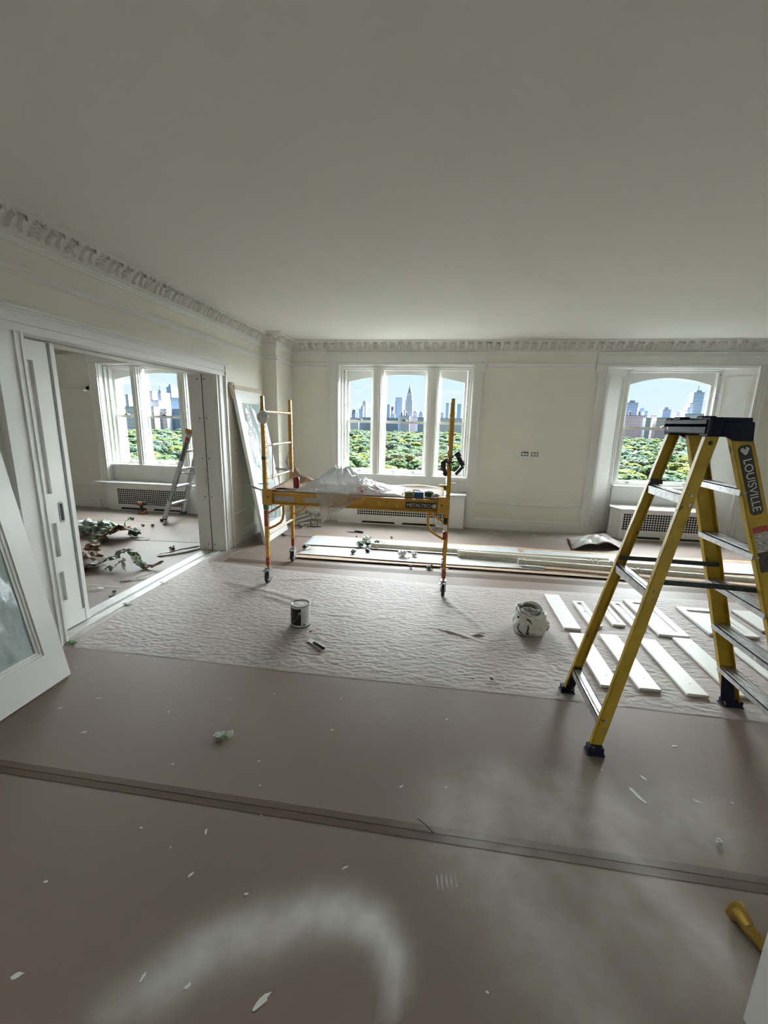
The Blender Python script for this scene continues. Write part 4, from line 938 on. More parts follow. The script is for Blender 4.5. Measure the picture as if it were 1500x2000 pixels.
# crumpled rag at the right end
def rag(u, v): 
    return (-.10+.095*u, 4.03+.07*v, DZ+.006+.035*abs(math.sin(u*5+v*4))*math.sin(math.pi*u)**.5*math.sin(math.pi*v)**.5+.012*float(vn[2](u*8, v*8)))
single('rag', MB().grid(rag, 14, 14), mat('pale_rag', (.55,.50,.46), .9, noise=.3, scale=30), (-.03, 4.1, 1.0), 'small pale crumpled rag at the right end of the deck', 'rag', smooth=60, thick=.003)
# red drink can
t = empty('drink_can', (-1.555, 4.27, DZ+.005), 'red drink can standing on the scaffold deck', 'can')
c_ = (-1.555, 4.27, DZ+.0055)
put('can_body', MB().lathe([(.024,0),(.031,.006),(.033,.012),(.033,.108),(.027,.120)], c_, 24), mat('can_red', (.40,.02,.03), .35, metal=.3, noise=.5, scale=40, col2=(.2,.01,.02)), t, smooth=40)
put('can_lid', MB().lathe([(.027,.120),(.027,.123),(.024,.123),(.023,.119)], c_, 24), STEEL, t)
put('can_mark', MB().lathe([(.0335,.03),(.0335,.085)], c_, 8, cap=False), mat('can_dark', (.09,.01,.015), .4, noise=.3), t)
# dark putty knife lying at the left end, and a trowel blade sticking out past the post
t = empty('putty_knife', (-1.62, 4.10, DZ+.006), 'dark-handled putty knife lying next to the left scaffold post', 'putty knife')
put('handle', MB().tube([(-1.70, 4.055, DZ+.022), (-1.66, 4.075, DZ+.026), (-1.60, 4.11, DZ+.020)], [.012,.016,.011], 10, flat=.7), mat('dark_handle', (.03,.035,.035), .5, noise=.3), t, smooth=60)
put('ferrule', MB().bar((-1.60, 4.11, DZ+.02), (-1.575, 4.123, DZ+.02), .03, .014), STEEL, t); put('blade', MB().bar((-1.575, 4.123, DZ+.02), (-1.51, 4.158, DZ+.018), .055, .003), STEEL, t)
def tw(u, v):
    a = u; return (-1.99+.26*u, 3.99+.05*(v-.5)*math.sin(math.pi*min(1, .25+u*.8))+.03*u, DZ+.055-.05*u+.012*math.cos(u*5))
single('trowel_blade', MB().grid(tw, 12, 4), mat('dirty_steel', (.20,.19,.17), .5, metal=.5, noise=.4, scale=30), (-1.80, 4.0, 1.0), 'bent grey scraper blade sticking out past the left near post', 'scraper', smooth=60, thick=.004)
# respirator mask hanging on the near left post
t = empty('dust_mask', (-1.79, 3.99, 1.745), 'white cup dust mask hanging on the near left scaffold post', 'dust mask')
def dm(u, v):
    a = u*2*math.pi; r = math.sin(v*math.pi/2); return (-1.785+.058*r*math.cos(a)*(1+.06*math.cos(2*a)), 4.005-.052*math.cos(v*math.pi/2)-.004, 1.743+.064*r*math.sin(a))
put('cup', MB().grid(dm, 28, 10), mat('mask_white', (.72,.72,.70), .8, noise=.1), t, smooth=70, thick=.003)
put('valve', MB().lathe([(.014,-.004),(.014,.004),(.008,.006)], (-1.805, 3.953, 1.735), 14, 'Y'), mat('valve_grey', (.5,.5,.5), .5, noise=.1), t)
put('strap', MB().tube([(-1.842, 3.998, 1.76), (-1.832, 4.03, 1.81), (-1.80, 4.055, 1.828), (-1.76, 4.03, 1.81), (-1.729, 3.998, 1.76)], .0025, 5), TAN, t)
for z in (1.775, 1.715): put('strap_staple', MB().lathe([(.004,-.003),(.004,.003)], (-1.728, 3.999, z), 8, 'Y'), BLK, t)
# lilac ribbon tied on the far left post
t = empty('ribbon', (XA, YF, 1.13), 'lilac ribbon tied in a knot at the far left scaffold post', 'ribbon')
def rib(pts, w_=.018):
    mb = MB(); pts = [Vector(p) for p in pts]; n = len(pts)
    vs = []
    for i, p in enumerate(pts):
        a = .7*math.sin(i*1.3); d = Vector((math.sin(a), .2, math.cos(a))).normalized()*w_/2; vs += [p-d, p+d]
    mb.add(vs, [(2*i, 2*i+1, 2*i+3, 2*i+2) for i in range(n-1)]); return mb
put('tail', rib([(XA-.03, YF-.05, 1.14), (XA-.09, YF-.06, 1.15), (XA-.14, YF-.07, 1.148), (XA-.17, YF-.08, 1.155)], .03), LILAC, t, thick=.002)
put('tail', rib([(XA+.0, YF-.035, 1.14), (XA+.04, YF-.05, 1.10), (XA+.06, YF-.06, 1.05)], .022), LILAC, t, thick=.002)
put('strand', rib([(XA-.02, YF-.03, 1.15), (XA-.05, YF-.03, 1.25), (XA-.02, YF-.03, 1.34), (XA-.005, YF-.026, 1.46)], .03), LILAC, t, thick=.002)
put('knot', MB().tube([(XA-.03, YF-.045, 1.135), (XA, YF-.05, 1.14), (XA+.03, YF-.045, 1.135)], [.012,.018,.012], 8), LILAC, t, smooth=60)
# string hanging from the middle rung
single('string', MB().tube([(XA+.02, 4.2, 1.50), (XA+.018, 4.2, 1.44), (XA+.012, 4.2, 1.30), (XA+.02, 4.19, 1.18), (XA+.012, 4.18, 1.10)], .006, 6), LILAC, (XA, 4.2, 1.47), 'pale string hanging from the middle rung of the left scaffold frame', 'string', smooth=60)
# black caulking gun and strap hung on the right near post
t = empty('caulking_gun', (XB_+.02, 3.99, 1.35), 'black caulking gun hooked on the right near scaffold post', 'caulking gun')
BK = mat('gun_black', (.02,.018,.018), .5, noise=.3); yq = 3.985
put('barrel', MB().tube([(XB_+.085, yq, 1.42), (XB_+.135, yq, 1.34)], .022, 12), BK, t, smooth=40)
put('frame', MB().bar((XB_+.135, yq, 1.335), (XB_+.07, yq, 1.255), .03, .024, up=(0,1,0)), mat('gun_brown', (.06,.045,.035), .5, noise=.3), t)
put('end_cap', MB().bar((XB_+.06, yq, 1.425), (XB_+.10, yq, 1.455), .05, .035, up=(0,1,0)), BK, t)
put('handle', MB().tube([(XB_-.015, yq+.10, 1.385), (XB_-.05, yq+.09, 1.35), (XB_-.045, yq+.09, 1.29), (XB_-.01, yq+.09, 1.25)], [.02,.028,.026,.016], 10), mat('gun_brown', (.06,.045,.035)), t, smooth=60)
put('trigger', MB().tube([(XB_-.03, yq+.07, 1.30), (XB_-.075, yq+.06, 1.335)], .009, 8), BK, t); put('hook', MB().bar((XB_-.04, yq+.08, 1.235), (XB_-.01, yq+.08, 1.265), .045, .03, up=(0,1,0)), BK, t)
put('plunger_rod', MB().tube([(XB_+.0, yq-.0, 1.46), (XB_-.045, yq, 1.445), (XB_-.09, yq, 1.42)], .005, 6), STEEL, t)
put('sling', MB().tube([(XB_+.04, yq, 1.42), (XB_+.0, yq-.012, 1.40), (XB_+.02, yq-.012, 1.30), (XB_+.06, yq, 1.28)], .007, 6), BK, t, smooth=60)
put('sling', MB().tube([(XB_-.03, yq+.085, 1.37), (XB_+.0, yq-.01, 1.36), (XB_+.05, yq-.01, 1.37)], .008, 6), BK, t, smooth=60)
# ================================================================ NEAR WALL END
tag(put('wall_return', MB().box(.975, 1.30, Y0, 1.05, 0, HC), TRIM), 'white wall end close by at the edge of the room', 'wall', kind='structure')

# ================================================================ YELLOW STEPLADDER
LD = empty('stepladder', (1.35, 2.34, 0), 'yellow fibreglass stepladder with navy top cap standing open', 'stepladder')
YC = 2.342
def rail_frame(a, b, out):
    """axes of a rail from foot a to top b; 'out' is the side its web faces"""
    a = Vector(a); b = Vector(b); d = (b-a).normalized(); n = Vector((0, out, 0)); n = (n-d*n.dot(d)).normalized(); s = d.cross(n).normalized(); return a, b, d, n, s
def channel(mb, a, b, out, web, fl, t=.006):
    a, b, d, n, s = rail_frame(a, b, out)
    def slab(c, ws, wn):
        hs, hn = s*ws/2, n*wn/2; vs = [a+c-hs-hn, a+c+hs-hn, a+c+hs+hn, a+c-hs+hn, b+c-hs-hn, b+c+hs-hn, b+c+hs+hn, b+c-hs+hn]
        mb.add(vs, [(0,1,2,3),(7,6,5,4),(0,4,5,1),(1,5,6,2),(2,6,7,3),(3,7,4,0)])
    slab(n*(-t/2), web, t); slab(-n*(fl/2)+s*(web/2-t/2), t, fl); slab(-n*(fl/2)-s*(web/2-t/2), t, fl)
    return mb
FR = {}; RR = {}
for sgn, nm in ((-1, 'near'), (1, 'far')):
    fa, fb = (1.885, YC+sgn*.298, .035), (1.335, YC+sgn*.188, 1.735); ra, rb = (.893, YC+sgn*.265, .035), (1.237, YC+sgn*.180, 1.72)
    FR[sgn] = (Vector(fa), Vector(fb)); RR[sgn] = (Vector(ra), Vector(rb))
    put('front_rail', channel(MB(), fa, fb, sgn, .088, .034), FIB, LD, bevel=.002)
    put('rear_rail', channel(MB(), ra, rb, sgn, .058, .028), FIB, LD, bevel=.002)
    # rubber-shod feet and knee braces
    for (a, x, hw) in ((fa, 1.893, .058), (ra, .888, .040)):
        dz = .0055 if a[1] > 2.5 else 0
        put('foot', MB().box(x-hw, x+hw, a[1]-.028, a[1]+.022, dz, .048).box(x-hw-.006, x+hw+.006, a[1]-.034, a[1]+.028, dz, .014), NAVY, LD, bevel=.004)
    p, q = FR[sgn]; k = .20
    put('knee_brace', MB().prism([(p.x-.085, .06), (p.x-.005, .06), (p.x-.045, .25), (p.x-.115, .27), (p.x-.105, .20)], p.y-sgn*.05-.004+sgn*.0, p.y-sgn*.05+.004, 'Y'), NAVY, LD, bevel=.002)
    p, q = RR[sgn]
    put('knee_brace', MB().prism([(p.x-.01, .05), (p.x+.03, .06), (p.x+.062, .20), (p.x+.02, .20)], p.y-sgn*.034-.004, p.y-sgn*.034+.004, 'Y'), NAVY, LD, bevel=.002)
def on(seg, z): a, b = seg; return a+(b-a)*((z-a.z)/(b.z-a.z))
for z in (.285, .575, .862, 1.15, 1.452):
    n_, f_ = on(FR[-1], z), on(FR[1], z); x = n_.x; y0_, y1_ = n_.y+.008, f_.y-.008
    st = MB().box(x-.045, x+.045, y0_, y1_, z-.004, z).box(x-.045, x-.040, y0_, y1_, z-.032, z).box(x+.040, x+.045, y0_, y1_, z-.032, z)
    for g in (-.025, 0, .025): st.box(x+g-.006, x+g+.006, y0_, y1_, z, z+.003)
    s_ = put('step', st, ALU, LD)
    for p_ in (n_, f_): put('rivet', MB().lathe([(.007,-.004),(.007,.004)], (x-.030, p_.y, z-.016), 8, 'Y'), STEEL, s_)
for z in (1.412, .925, .19):
    n_, f_ = on(RR[-1], z), on(RR[1], z); x = n_.x; y0_, y1_ = n_.y+.006, f_.y-.006
    st = MB().box(x-.028, x+.028, y0_, y1_, z-.004, z).box(x-.028, x-.023, y0_, y1_, z-.045, z).box(x+.023, x+.028, y0_, y1_, z-.03, z).box(x-.008, x+.008, y0_, y1_, z, z+.004)
    s_ = put('rear_rung', st, ALU, LD)
    for p_ in (n_, f_):
        for dz in (.0, -.045): put('rivet', MB().lathe([(.007,-.004),(.007,.006)], (x, p_.y+(-.004 if p_ is n_ else 0), z+dz), 8, 'Y'), STEEL, s_)
put('clip', MB().box(1.150, 1.215, 2.50, 2.53, 1.418, 1.445), BLACKP, LD)
for sgn in (-1, 1):
    r_, f_ = on(RR[sgn], .970), on(FR[sgn], .962)
    put('spreader_bar', MB().bar((r_.x-.02, r_.y-sgn*.030, .970), ((r_.x+f_.x)/2, (r_.y+f_.y)/2-sgn*.030, .967), .008, .026), SPREAD, LD)
    put('spreader_bar', MB().bar(((r_.x+f_.x)/2-.03, (r_.y+f_.y)/2-sgn*.039, .967), (f_.x+.02, f_.y-sgn*.039, .960), .008, .026), SPREAD, LD)
    put('spreader_rivet', MB().lathe([(.013,-.006),(.013,.006)], (f_.x, f_.y+sgn*.002, .96), 10, 'Y'), FIBD, LD)
    put('pivot_bolt', MB().lathe([(.009,-.005),(.009,.005)], (on(RR[sgn], 1.66).x, on(RR[sgn], 1.66).y, 1.66), 8, 'Y'), BLK, LD)
# moulded cap
cp = MB().box(1.19, 1.375, 2.150, 2.530, 1.728, 1.752)
cp.box(1.190, 1.202, 2.150, 2.530, 1.700, 1.770).box(1.365, 1.377, 2.150, 2.530, 1.690, 1.765)
cp.box(1.195, 1.372, 2.135, 2.205, 1.690, 1.778).box(1.195, 1.372, 2.475, 2.535, 1.690, 1.778)
cp.box(1.200, 1.262, 2.205, 2.26, 1.720, 1.785).box(1.20, 1.25, 2.40, 2.475, 1.72, 1.782)
cp.prism([(1.255, 1.70), (1.255, 1.76), (1.377, 1.76), (1.386, 1.672), (1.31, 1.672)], 2.126, 2.152, 'Y').prism([(1.26, 1.70), (1.26, 1.76), (1.377, 1.76), (1.386, 1.672), (1.31, 1.672)], 2.532, 2.552, 'Y')
cp.box(1.197, 1.245, 2.128, 2.140, 1.705, 1.772)
put('top_cap', cp, NAVY, LD, bevel=.005)
# labels on the near front rail
a, b, d, n, s = rail_frame(*FR[-1], -1); s = s if s.x > 0 else -s
def on_rail(dist, off=0.0, lift=.0006): return b-d*dist+s*off+n*lift
def plate(d0, d1, w_, round_=0):
    mb = MB(); P = []
    c = [(d0+round_, -w_/2), (d1-round_, -w_/2), (d1, -w_/2+round_), (d1, w_/2-round_), (d1-round_, w_/2), (d0+round_, w_/2), (d0, w_/2-round_), (d0, -w_/2+round_)]
    lo = [on_rail(q, o_, .0003) for q, o_ in c]; hi = [on_rail(q, o_, .0012) for q, o_ in c]; k = len(c)
    return mb.add(lo+hi, [tuple(range(k)), tuple(range(k, 2*k))]+[(i, (i+1) % k, k+(i+1) % k, k+i) for i in range(k)])
put('name_label', plate(.085, .418, .056, .012), mat('black_sticker', (.02,.02,.02)), LD)
R3 = Matrix((-d, s, n)).transposed().to_4x4()
def railtext(txt, size, dist):
    M = R3.copy(); M.translation = on_rail(dist, 0, .002); return text_mesh(txt, size, M, .0005)
putmesh('lettering', railtext('LOUISVILLE', .050, .275), mat('white_print', (.75,.75,.73), .5, noise=.1), LD)
hz = MB()
for (u0, v0, u1, v1) in ((.128, 0, .103, .016), (.103, .016, .098, .004), (.128, 0, .103, -.016), (.103, -.016, .098, -.004), (.115, 0, .105, .006), (.115, 0, .105, -.006)):
    hz.bar(on_rail(u0, v0, .002), on_rail(u1, v1, .002), .008, .001, up=n)
put('emblem', hz, mat('white_print', (.75,.75,.73)), LD)
put('warning_label', plate(.475, .505, .062), mat('red_warning', (.45,.06,.04), .5, noise=.3, scale=60), LD)
put('warning_label', plate(.506, .60, .062), mat('print_notice', (.55,.54,.50), .5, noise=.5, scale=70, col2=(.18,.17,.16), stretch=(1,1,3)), LD)
put('warning_label', plate(.602, .70, .062), mat('dark_notice', (.06,.05,.045), .5, noise=.5, scale=60, col2=(.02,.02,.02)), LD)
put('warning_label', plate(1.02, 1.10, .05), mat('dark_notice', (.06,.05,.045)), LD)

# ================================================================ ALUMINIUM STEPLADDER (adjoining room)
AL = empty('stepladder', (-4.3, 6.5, 0), 'aluminium stepladder with orange cap in the adjoining room', 'stepladder')
AF = {-1: (Vector((-4.62, 6.24, .02)), Vector((-4.10, 6.35, 1.50))), 1: (Vector((-4.66, 6.84, .02)), Vector((-4.10, 6.70, 1.50)))}
ARr = {-1: (Vector((-3.62, 6.27, .02)), Vector((-4.02, 6.36, 1.48))), 1: (Vector((-3.62, 6.82, .02)), Vector((-4.02, 6.69, 1.48)))}
for sgn in (-1, 1):
    put('front_rail', channel(MB(), *AF[sgn], sgn, .075, .03, .005), ALU, AL); put('rear_rail', channel(MB(), *ARr[sgn], sgn, .04, .025, .005), ALU, AL)
    put('foot', MB().box(AF[sgn][0].x-.05, AF[sgn][0].x+.05, AF[sgn][0].y-.03, AF[sgn][0].y+.03, 0, .05), mat('teal_foot', (.03,.07,.10), .6, noise=.2), AL, bevel=.005)
    put('foot', MB().box(ARr[sgn][0].x-.03, ARr[sgn][0].x+.03, ARr[sgn][0].y-.025, ARr[sgn][0].y+.025, 0, .05), mat('blue_foot', (.02,.05,.22), .6, noise=.2), AL, bevel=.005)
    r_, f_ = on(ARr[sgn], .82), on(AF[sgn], .82); put('spreader_bar', MB().bar(f_+Vector((0,-sgn*.035,0)), r_+Vector((0,-sgn*.035,0)), .006, .02), STEEL, AL)
for z in (.30, .60, .90, 1.20):
    n_, f_ = on(AF[-1], z), on(AF[1], z); put('step', MB().box(n_.x-.04, n_.x+.04, n_.y+.008, f_.y-.008, z-.03, z), ALU, AL)
for z in (.75, 1.1):
    n_, f_ = on(ARr[-1], z), on(ARr[1], z); put('rear_rung', MB().box(n_.x-.015, n_.x+.015, n_.y, f_.y, z-.02, z), ALU, AL)
put('top_cap', MB().box(-4.16, -3.98, 6.32, 6.73, 1.47, 1.54).box(-4.16, -4.10, 6.32, 6.38, 1.54, 1.555).box(-4.04, -3.98, 6.32, 6.38, 1.54, 1.555), mat('orange_cap', (.50,.27,.05), .5, noise=.3, scale=20), AL, bevel=.006)
a, b, d, n, s = rail_frame(*AF[-1], -1); s = s if s.x > 0 else -s
put('warning_label', plate(.10, .16, .055), mat('red_warning', (.45,.06,.04)), AL); put('warning_label', plate(.17, .50, .055), mat('black_sticker', (.02,.02,.02)), AL)
dots = MB()
for i in range(14):
    for v in (-.014, .014):
        dots.bar(on_rail(.185+.022*i, v-.006, .0016), on_rail(.185+.022*i, v+.006, .0016), .010, .001, up=n)
q = put('label_print', dots, mat('white_print', (.75,.75,.73)), AL); q['kind'] = 'stuff'
ring = [(1.13+.09*math.cos(t*math.pi/10), .026*math.sin(t*math.pi/10)) for t in range(20)]
mb = MB()
for i in range(20): mb.bar(on_rail(*ring[i], .002), on_rail(*ring[(i+1) % 20], .002), .010, .001, up=n)
put('oval_logo', mb, mat('black_sticker', (.02,.02,.02)), AL)

# ================================================================ DOORS LEANING ON THE LEFT WALL
def leaning_door(y1, w_, h_, xfoot, label, near):
    th = .045; lean = math.asin((xfoot-th-(XL+.002))/h_)
    root = empty('panelled_door', (xfoot, y1, th*math.sin(lean)+.001), label, 'door', rot=(0, -lean, 0))
    st, tr, br = .125, .165, .215
    fr = MB(); cells(fr, -w_, 0, 0, h_, [(-w_+st, -st, br, h_-tr)], lambda m, a, b, c, d: m.box(-th, 0, a, b, c, d))
    put('stile_and_rail', fr, WHITE, root, local=True)
    a0, a1, z0, z1 = -w_+st, -st, br, h_-tr
    for (i, x) in ((0, -.008), (.018, -.014)):
        mo = MB(); t = .018
        mo.box(-th+.012, x, a0+i, a0+i+t, z0+i, z1-i).box(-th+.012, x, a1-i-t, a1-i, z0+i, z1-i).box(-th+.012, x, a0+i+t, a1-i-t, z0+i, z0+i+t).box(-th+.012, x, a0+i+t, a1-i-t, z1-i-t, z1-i)
        put('panel_moulding', mo, WHITE, root, local=True)
    g = .036
    pn = put('glass_panel', MB().box(-.030, -.024, a0+g, a1-g, z0+g, z1-g), mat('pale_glass_panel', (.55,.63,.62), .25, noise=.08, scale=3), root, local=True)
    vv = vnoise(71 if near else 72)
    def film(u, v):
        y = a0+g+.012+(a1-a0-2*g-.024)*u; z = z0+g+.012+(z1-z0-2*g-.024)*v
        r1 = float(vv(u*3+v*9, v*5+u*4)); r2 = float(vv(u*10-v*14, v*12+u*9))
        return (-.021+.010*(1-abs(2*r1-1))**2+.005*(1-abs(2*r2-1))**2, y, z)
    f_ = put('masking_film', MB().grid(film, 26, 70), DOORFILM, root, local=True, smooth=60)
    return root, (a0, a1, z0, z1), lean
leaning_door(2.20, .88, 2.12, -2.42, 'white glazed door masked with film leaning nearest the pocket door casing', True)
d2, (a0, a1, z0, z1), ln = leaning_door(6.19, .83, 2.16, -2.415, 'white glazed door with foam-capped top leaning beside the corner pier', False)
# printed red notice and green smudge on the film of the second door
tx = MB()
for k, (w_, c) in enumerate(((.11, .05), (.10, .05), (.06, .07), (.12, .05), (.12, .05), (.07, .06), (.12, .05), (.09, .06), (.11, .05), (.05, .08))):
    z = z1-.20-.042*k; tx.box(-.0048, -.0040, a0+.07+c-.04, a0+.07+c-.04+w_, z, z+(.022 if k < 2 else .012))
q = put('printed_notice', tx, mat('faded_red_print', (.42,.13,.13), .6, noise=.5, scale=90, col2=(.66,.66,.66)), d2, local=True); q['kind'] = 'stuff'
put('smudge', MB().prism([(a0+.25+.10*math.cos(t)*(1+.3*math.sin(3*t)), z1-.92+.03*math.sin(t)*(1+.3*math.cos(2*t))) for t in np.linspace(0, 6.0, 14)], -.0048, -.0042, 'X'), mat('green_smudge', (.33,.43,.38), .6, noise=.2), d2, local=True)
# foam edge strip over its top
fo = empty('foam_strip', d2.location, 'beige foam strip folded over the top of the leaning door by the pier', 'foam strip', rot=(0, -ln, 0))
H2 = 2.16
put('strip', MB().box(-.052, .008, -.83-.006, .006, H2+.001, H2+.022).box(.001, .009, -.83, 0, H2-.035, H2+.012), FOAM, fo, local=True, bevel=.006)
put('end_fold', MB().tube([(-.02, -.862, H2-.16), (-.02, -.866, H2-.06), (-.02, -.866, H2+.01), (-.02, -.84, H2+.042), (-.02, -.78, H2+.045)], [.018,.024,.026,.022,.016], 8), FOAM, fo, local=True, smooth=60)
put('end_fold', MB().tube([(-.015, .026, H2+.01), (-.012, .026, H2-.06), (-.012, .024, H2-.14), (-.012, .022, H2-.17)], [.020,.020,.017,.012], 8), FOAM, fo, local=True, smooth=60)
# ================================================================ FLOOR COVERINGS
def tape_strip(x0, x1, y, w_, label, seed, tilt=0.0):
    vv = vnoise(seed); xs = np.arange(x0, x1, .04); V = []; F = []
    for i, x in enumerate(xs):
        yy = y+tilt*(x-x0)+.004*float(vv(x*1.3, .3)); e = .003*float(vv(x*7, 2.))
        V += [(x, yy-w_/2-e, .0016), (x, yy-.002, .0018), (x, yy+.002, .0030), (x, yy+w_/2+e, .0016)]
    for i in range(len(xs)-1):
        for k in range(3): F.append((4*i+k, 4*i+4+k, 4*i+5+k, 4*i+k+1))
    me = bpy.data.meshes.new('paper_tape'); me.from_pydata(V, [], F); me.update(); q = np.array(V)
    set_attr(me, 'paint', paint_amount(q[:,0], q[:,1])*1.1); me.materials.append(TAPE)
    o = bpy.data.objects.new('paper_tape', me); COL.objects.link(o); md = o.modifiers.new('t', 'SOLIDIFY'); md.thickness = .0012; md.offset = -1
    return tag(o, label, 'tape')
tape_strip(-2.36, 5.5, 1.475, .066, 'wide brown paper tape over the floor seam in front of the quilted paper', 5)
tape_strip(-2.62, 5.0, 4.63, .13, 'pale paper tape along the floor seam behind the quilted paper', 6, .015)
tape_strip(-2.75, -1.9, 5.86, .05, 'short paper tape strip on the floor below the leaning door', 7)
for k, (p0, p1) in enumerate((((-6.9, 6.55), (-3.3, 3.35)), ((-6.6, 6.98), (-3.2, 5.35)), ((-8.0, 6.9), (-6.4, 5.4)))):
    pass
def seam_line(p0, p1, w_, label):
    mb = MB().bar((*p0, .0012), (*p1, .0012), w_, .002); single('paper_seam', mb, mat('seam_tape', (.27,.22,.195), .7, noise=.15), (p0[0], p0[1], 0), label, 'tape')
seam_line((-6.35, 5.05), (-3.30, 5.25), .045, 'seam tape crossing the adjoining room floor in front of the aluminium ladder')
seam_line((-7.6, 6.2), (-3.25, 6.22), .05, 'seam tape on the adjoining room floor near the radiator')
seam_line((-5.2, 3.55), (-3.2, 3.60), .05, 'seam tape on the adjoining room floor just beyond the threshold')

# quilted paper: real relief, finely rippled
nx, ny = 640, 300
u = np.linspace(0, 1, nx+1); v = np.linspace(0, 1, ny+1); U, Vv = np.meshgrid(u, v)
left = np.interp(v, [0,.03,.1,.5,1], [-2.70,-2.755,-2.78,-2.845,-2.855])[:, None]; right = 4.15
X = left+(right-left)*U; Yf = 2.50+.006*np.sin(X*2.1)+.012*np.clip(-(X+2.5), 0, 1); Yb = np.interp(X, [-2.9,-1.8,0,1.9,4.2], [4.56,4.43,4.33,4.42,4.46])
Y = Yf+(Yb-Yf)*Vv
a, b, c, d_ = vnoise(50), vnoise(51), vnoise(52), vnoise(53)
Z = .0050 + .0048*(a(X*26+b(X*5, Y*9)*2, Y*62)-.5) + .0028*(c(X*52, Y*100)-.5)
Z += .010*np.maximum(0, d_(X*1.6, Y*3.2)-.62)
for (ax, ay, bx, by, w_, h_) in ((-.05,3.33,.42,3.16,.014,.006), (-.1,3.36,.45,3.12,.012,.007), (.30,3.24,.42,3.26,.012,.016), (-2.4,4.0,-1.0,3.55,.05,.010), (-1.9,3.75,-1.1,3.45,.03,.008), (-1.0,3.38,-.7,3.41,.012,.006), (.02,4.05,.45,3.3,.03,.008), (-1.75,4.1,-1.2,4.25,.03,.008)):
    dd, t = seg_d(X, Y, (ax, ay), (bx, by)); Z += h_*np.exp(-(dd/w_)**2)*np.sin(np.pi*np.clip(t, .02, .98))
edge = np.minimum.reduce([Vv*2.0, (1-Vv)*2.0, U*6.8]); Z = np.where(edge < .006, .0006, np.maximum(Z, .0018))
Z *= np.clip(.35+edge*6, 0, 1); Z = np.maximum(Z, .0009)
# flattened where heavy things stand on it
for (hx, hy, hr, hz) in ((-1.80,4.01,.06,.0045),(.05,4.01,.06,.0045),(-1.14,3.17,.14,.0052),(.80,3.43,.27,.0052),(.888,2.607,.07,.0040),(1.893,2.64,.09,.0040)):
    m_ = np.exp(-(np.hypot(X-hx, Y-hy)/hr)**4); Z = Z*(1-m_)+hz*m_
rowm = ((X > 1.05) & (Y < 4.3)).astype(float); Z = Z*(1-rowm)+np.minimum(Z, .0075)*rowm
vs_ = np.stack([X.ravel(), Y.ravel(), Z.ravel()], 1)
i, j = np.meshgrid(np.arange(nx), np.arange(ny)); q = (j*(nx+1)+i).ravel(); Fq = np.stack([q, q+1, q+nx+2, q+nx+1], 1)
me = bpy.data.meshes.new('quilted_paper'); me.from_pydata(vs_.tolist(), [], Fq.tolist()); me.update(); me.materials.append(PAD); shade(me, 180)
o = bpy.data.objects.new('quilted_paper', me); COL.objects.link(o)
tag(o, 'wide sheet of pinkish quilted protection paper spread across the floor', 'floor paper')
# green masking tape tabs at its left edge
for k, (x, y, m_, lab) in enumerate(((-2.80,2.46,GREENL,'pale green tape tab at the corner of the quilted paper'), (-2.77,2.56,GREEN,'dark green tape tab beside the corner tab of the quilted paper'), (-2.86,3.25,GREENL,'pale green tape tab on the quilted paper edge by the threshold'), (-2.87,3.78,GREENL,'torn pale green tape tab halfway along the threshold'))):
    single('tape_tab', MB().prism([(x-.035,y-.015),(x-.01,y-.008),(x+.02,y-.024),(x+.045,y+.006),(x+.008,y+.022),(x-.012,y+.012),(x-.032,y+.02)], .0112 if x < -2.86 else .0075, .0135), m_, (x, y, .0), lab, 'tape')

# long kraft sheet with printed papers under the poles
def wavy(x0, x1, y0a, y1a, z, amp, seed, nx=90, ny=16, curl=0.0, skew=0.0):
    vv = vnoise(seed)
    def f(u, v):
        x = x0+(x1-x0)*u; y = y0a+(y1a-y0a)*v+skew*u+.012*math.sin(u*9+seed)
        zz = z+amp*float(vv(x*3, y*5)); ed = min(v, 1-v)
        zz += curl*max(0, (v-.93)/.07)**2*(.4+.6*float(vv(x*2.2, 5)))+.5*curl*max(0, (.05-v)/.05)**2
        return (x, y, zz)
    return MB().grid(f, nx, ny)
single('kraft_sheet', wavy(-1.88, 4.7, 4.86, 5.90, .002, .004, 61, curl=.030), KRAFT, (1.4, 5.4, 0), 'long kraft paper sheet lying under the white poles', 'paper', smooth=60, thick=.0012)
PRINT = mat('printed_newsprint', (.50,.52,.54), .7, noise=.25, scale=38, stretch=(1,3.2,1), col2=(.40,.42,.45))
BUB = mat('translucent_wrap', (.56,.54,.52), .45, noise=.12, scale=60, bump=.5, bscale=70)
single('printed_sheet', wavy(-1.90, 1.1, 5.43, 5.86, .0085, .004, 62, 60, 14, .012), PRINT, (-.5, 5.6, 0), 'white printed paper sheet behind the first white pole', 'paper', smooth=60, thick=.001)
single('wrapping_sheet', wavy(-1.84, 1.3, 5.0, 5.36, .0085, .004, 63, 60, 14, .008), BUB, (-.3, 5.2, 0), 'pale dotted wrapping sheet in front of the first white pole', 'paper', smooth=60, thick=.001)
single('printed_sheet', wavy(1.15, 4.6, 5.36, 5.80, .0085, .005, 64, 60, 14, .012), PRINT, (2.8, 5.6, 0), 'white printed paper sheet stretching behind the stepladder', 'paper', smooth=60, thick=.001)
POLE = mat('pole_cream_paint', (.66,.64,.56), .5, noise=.05)
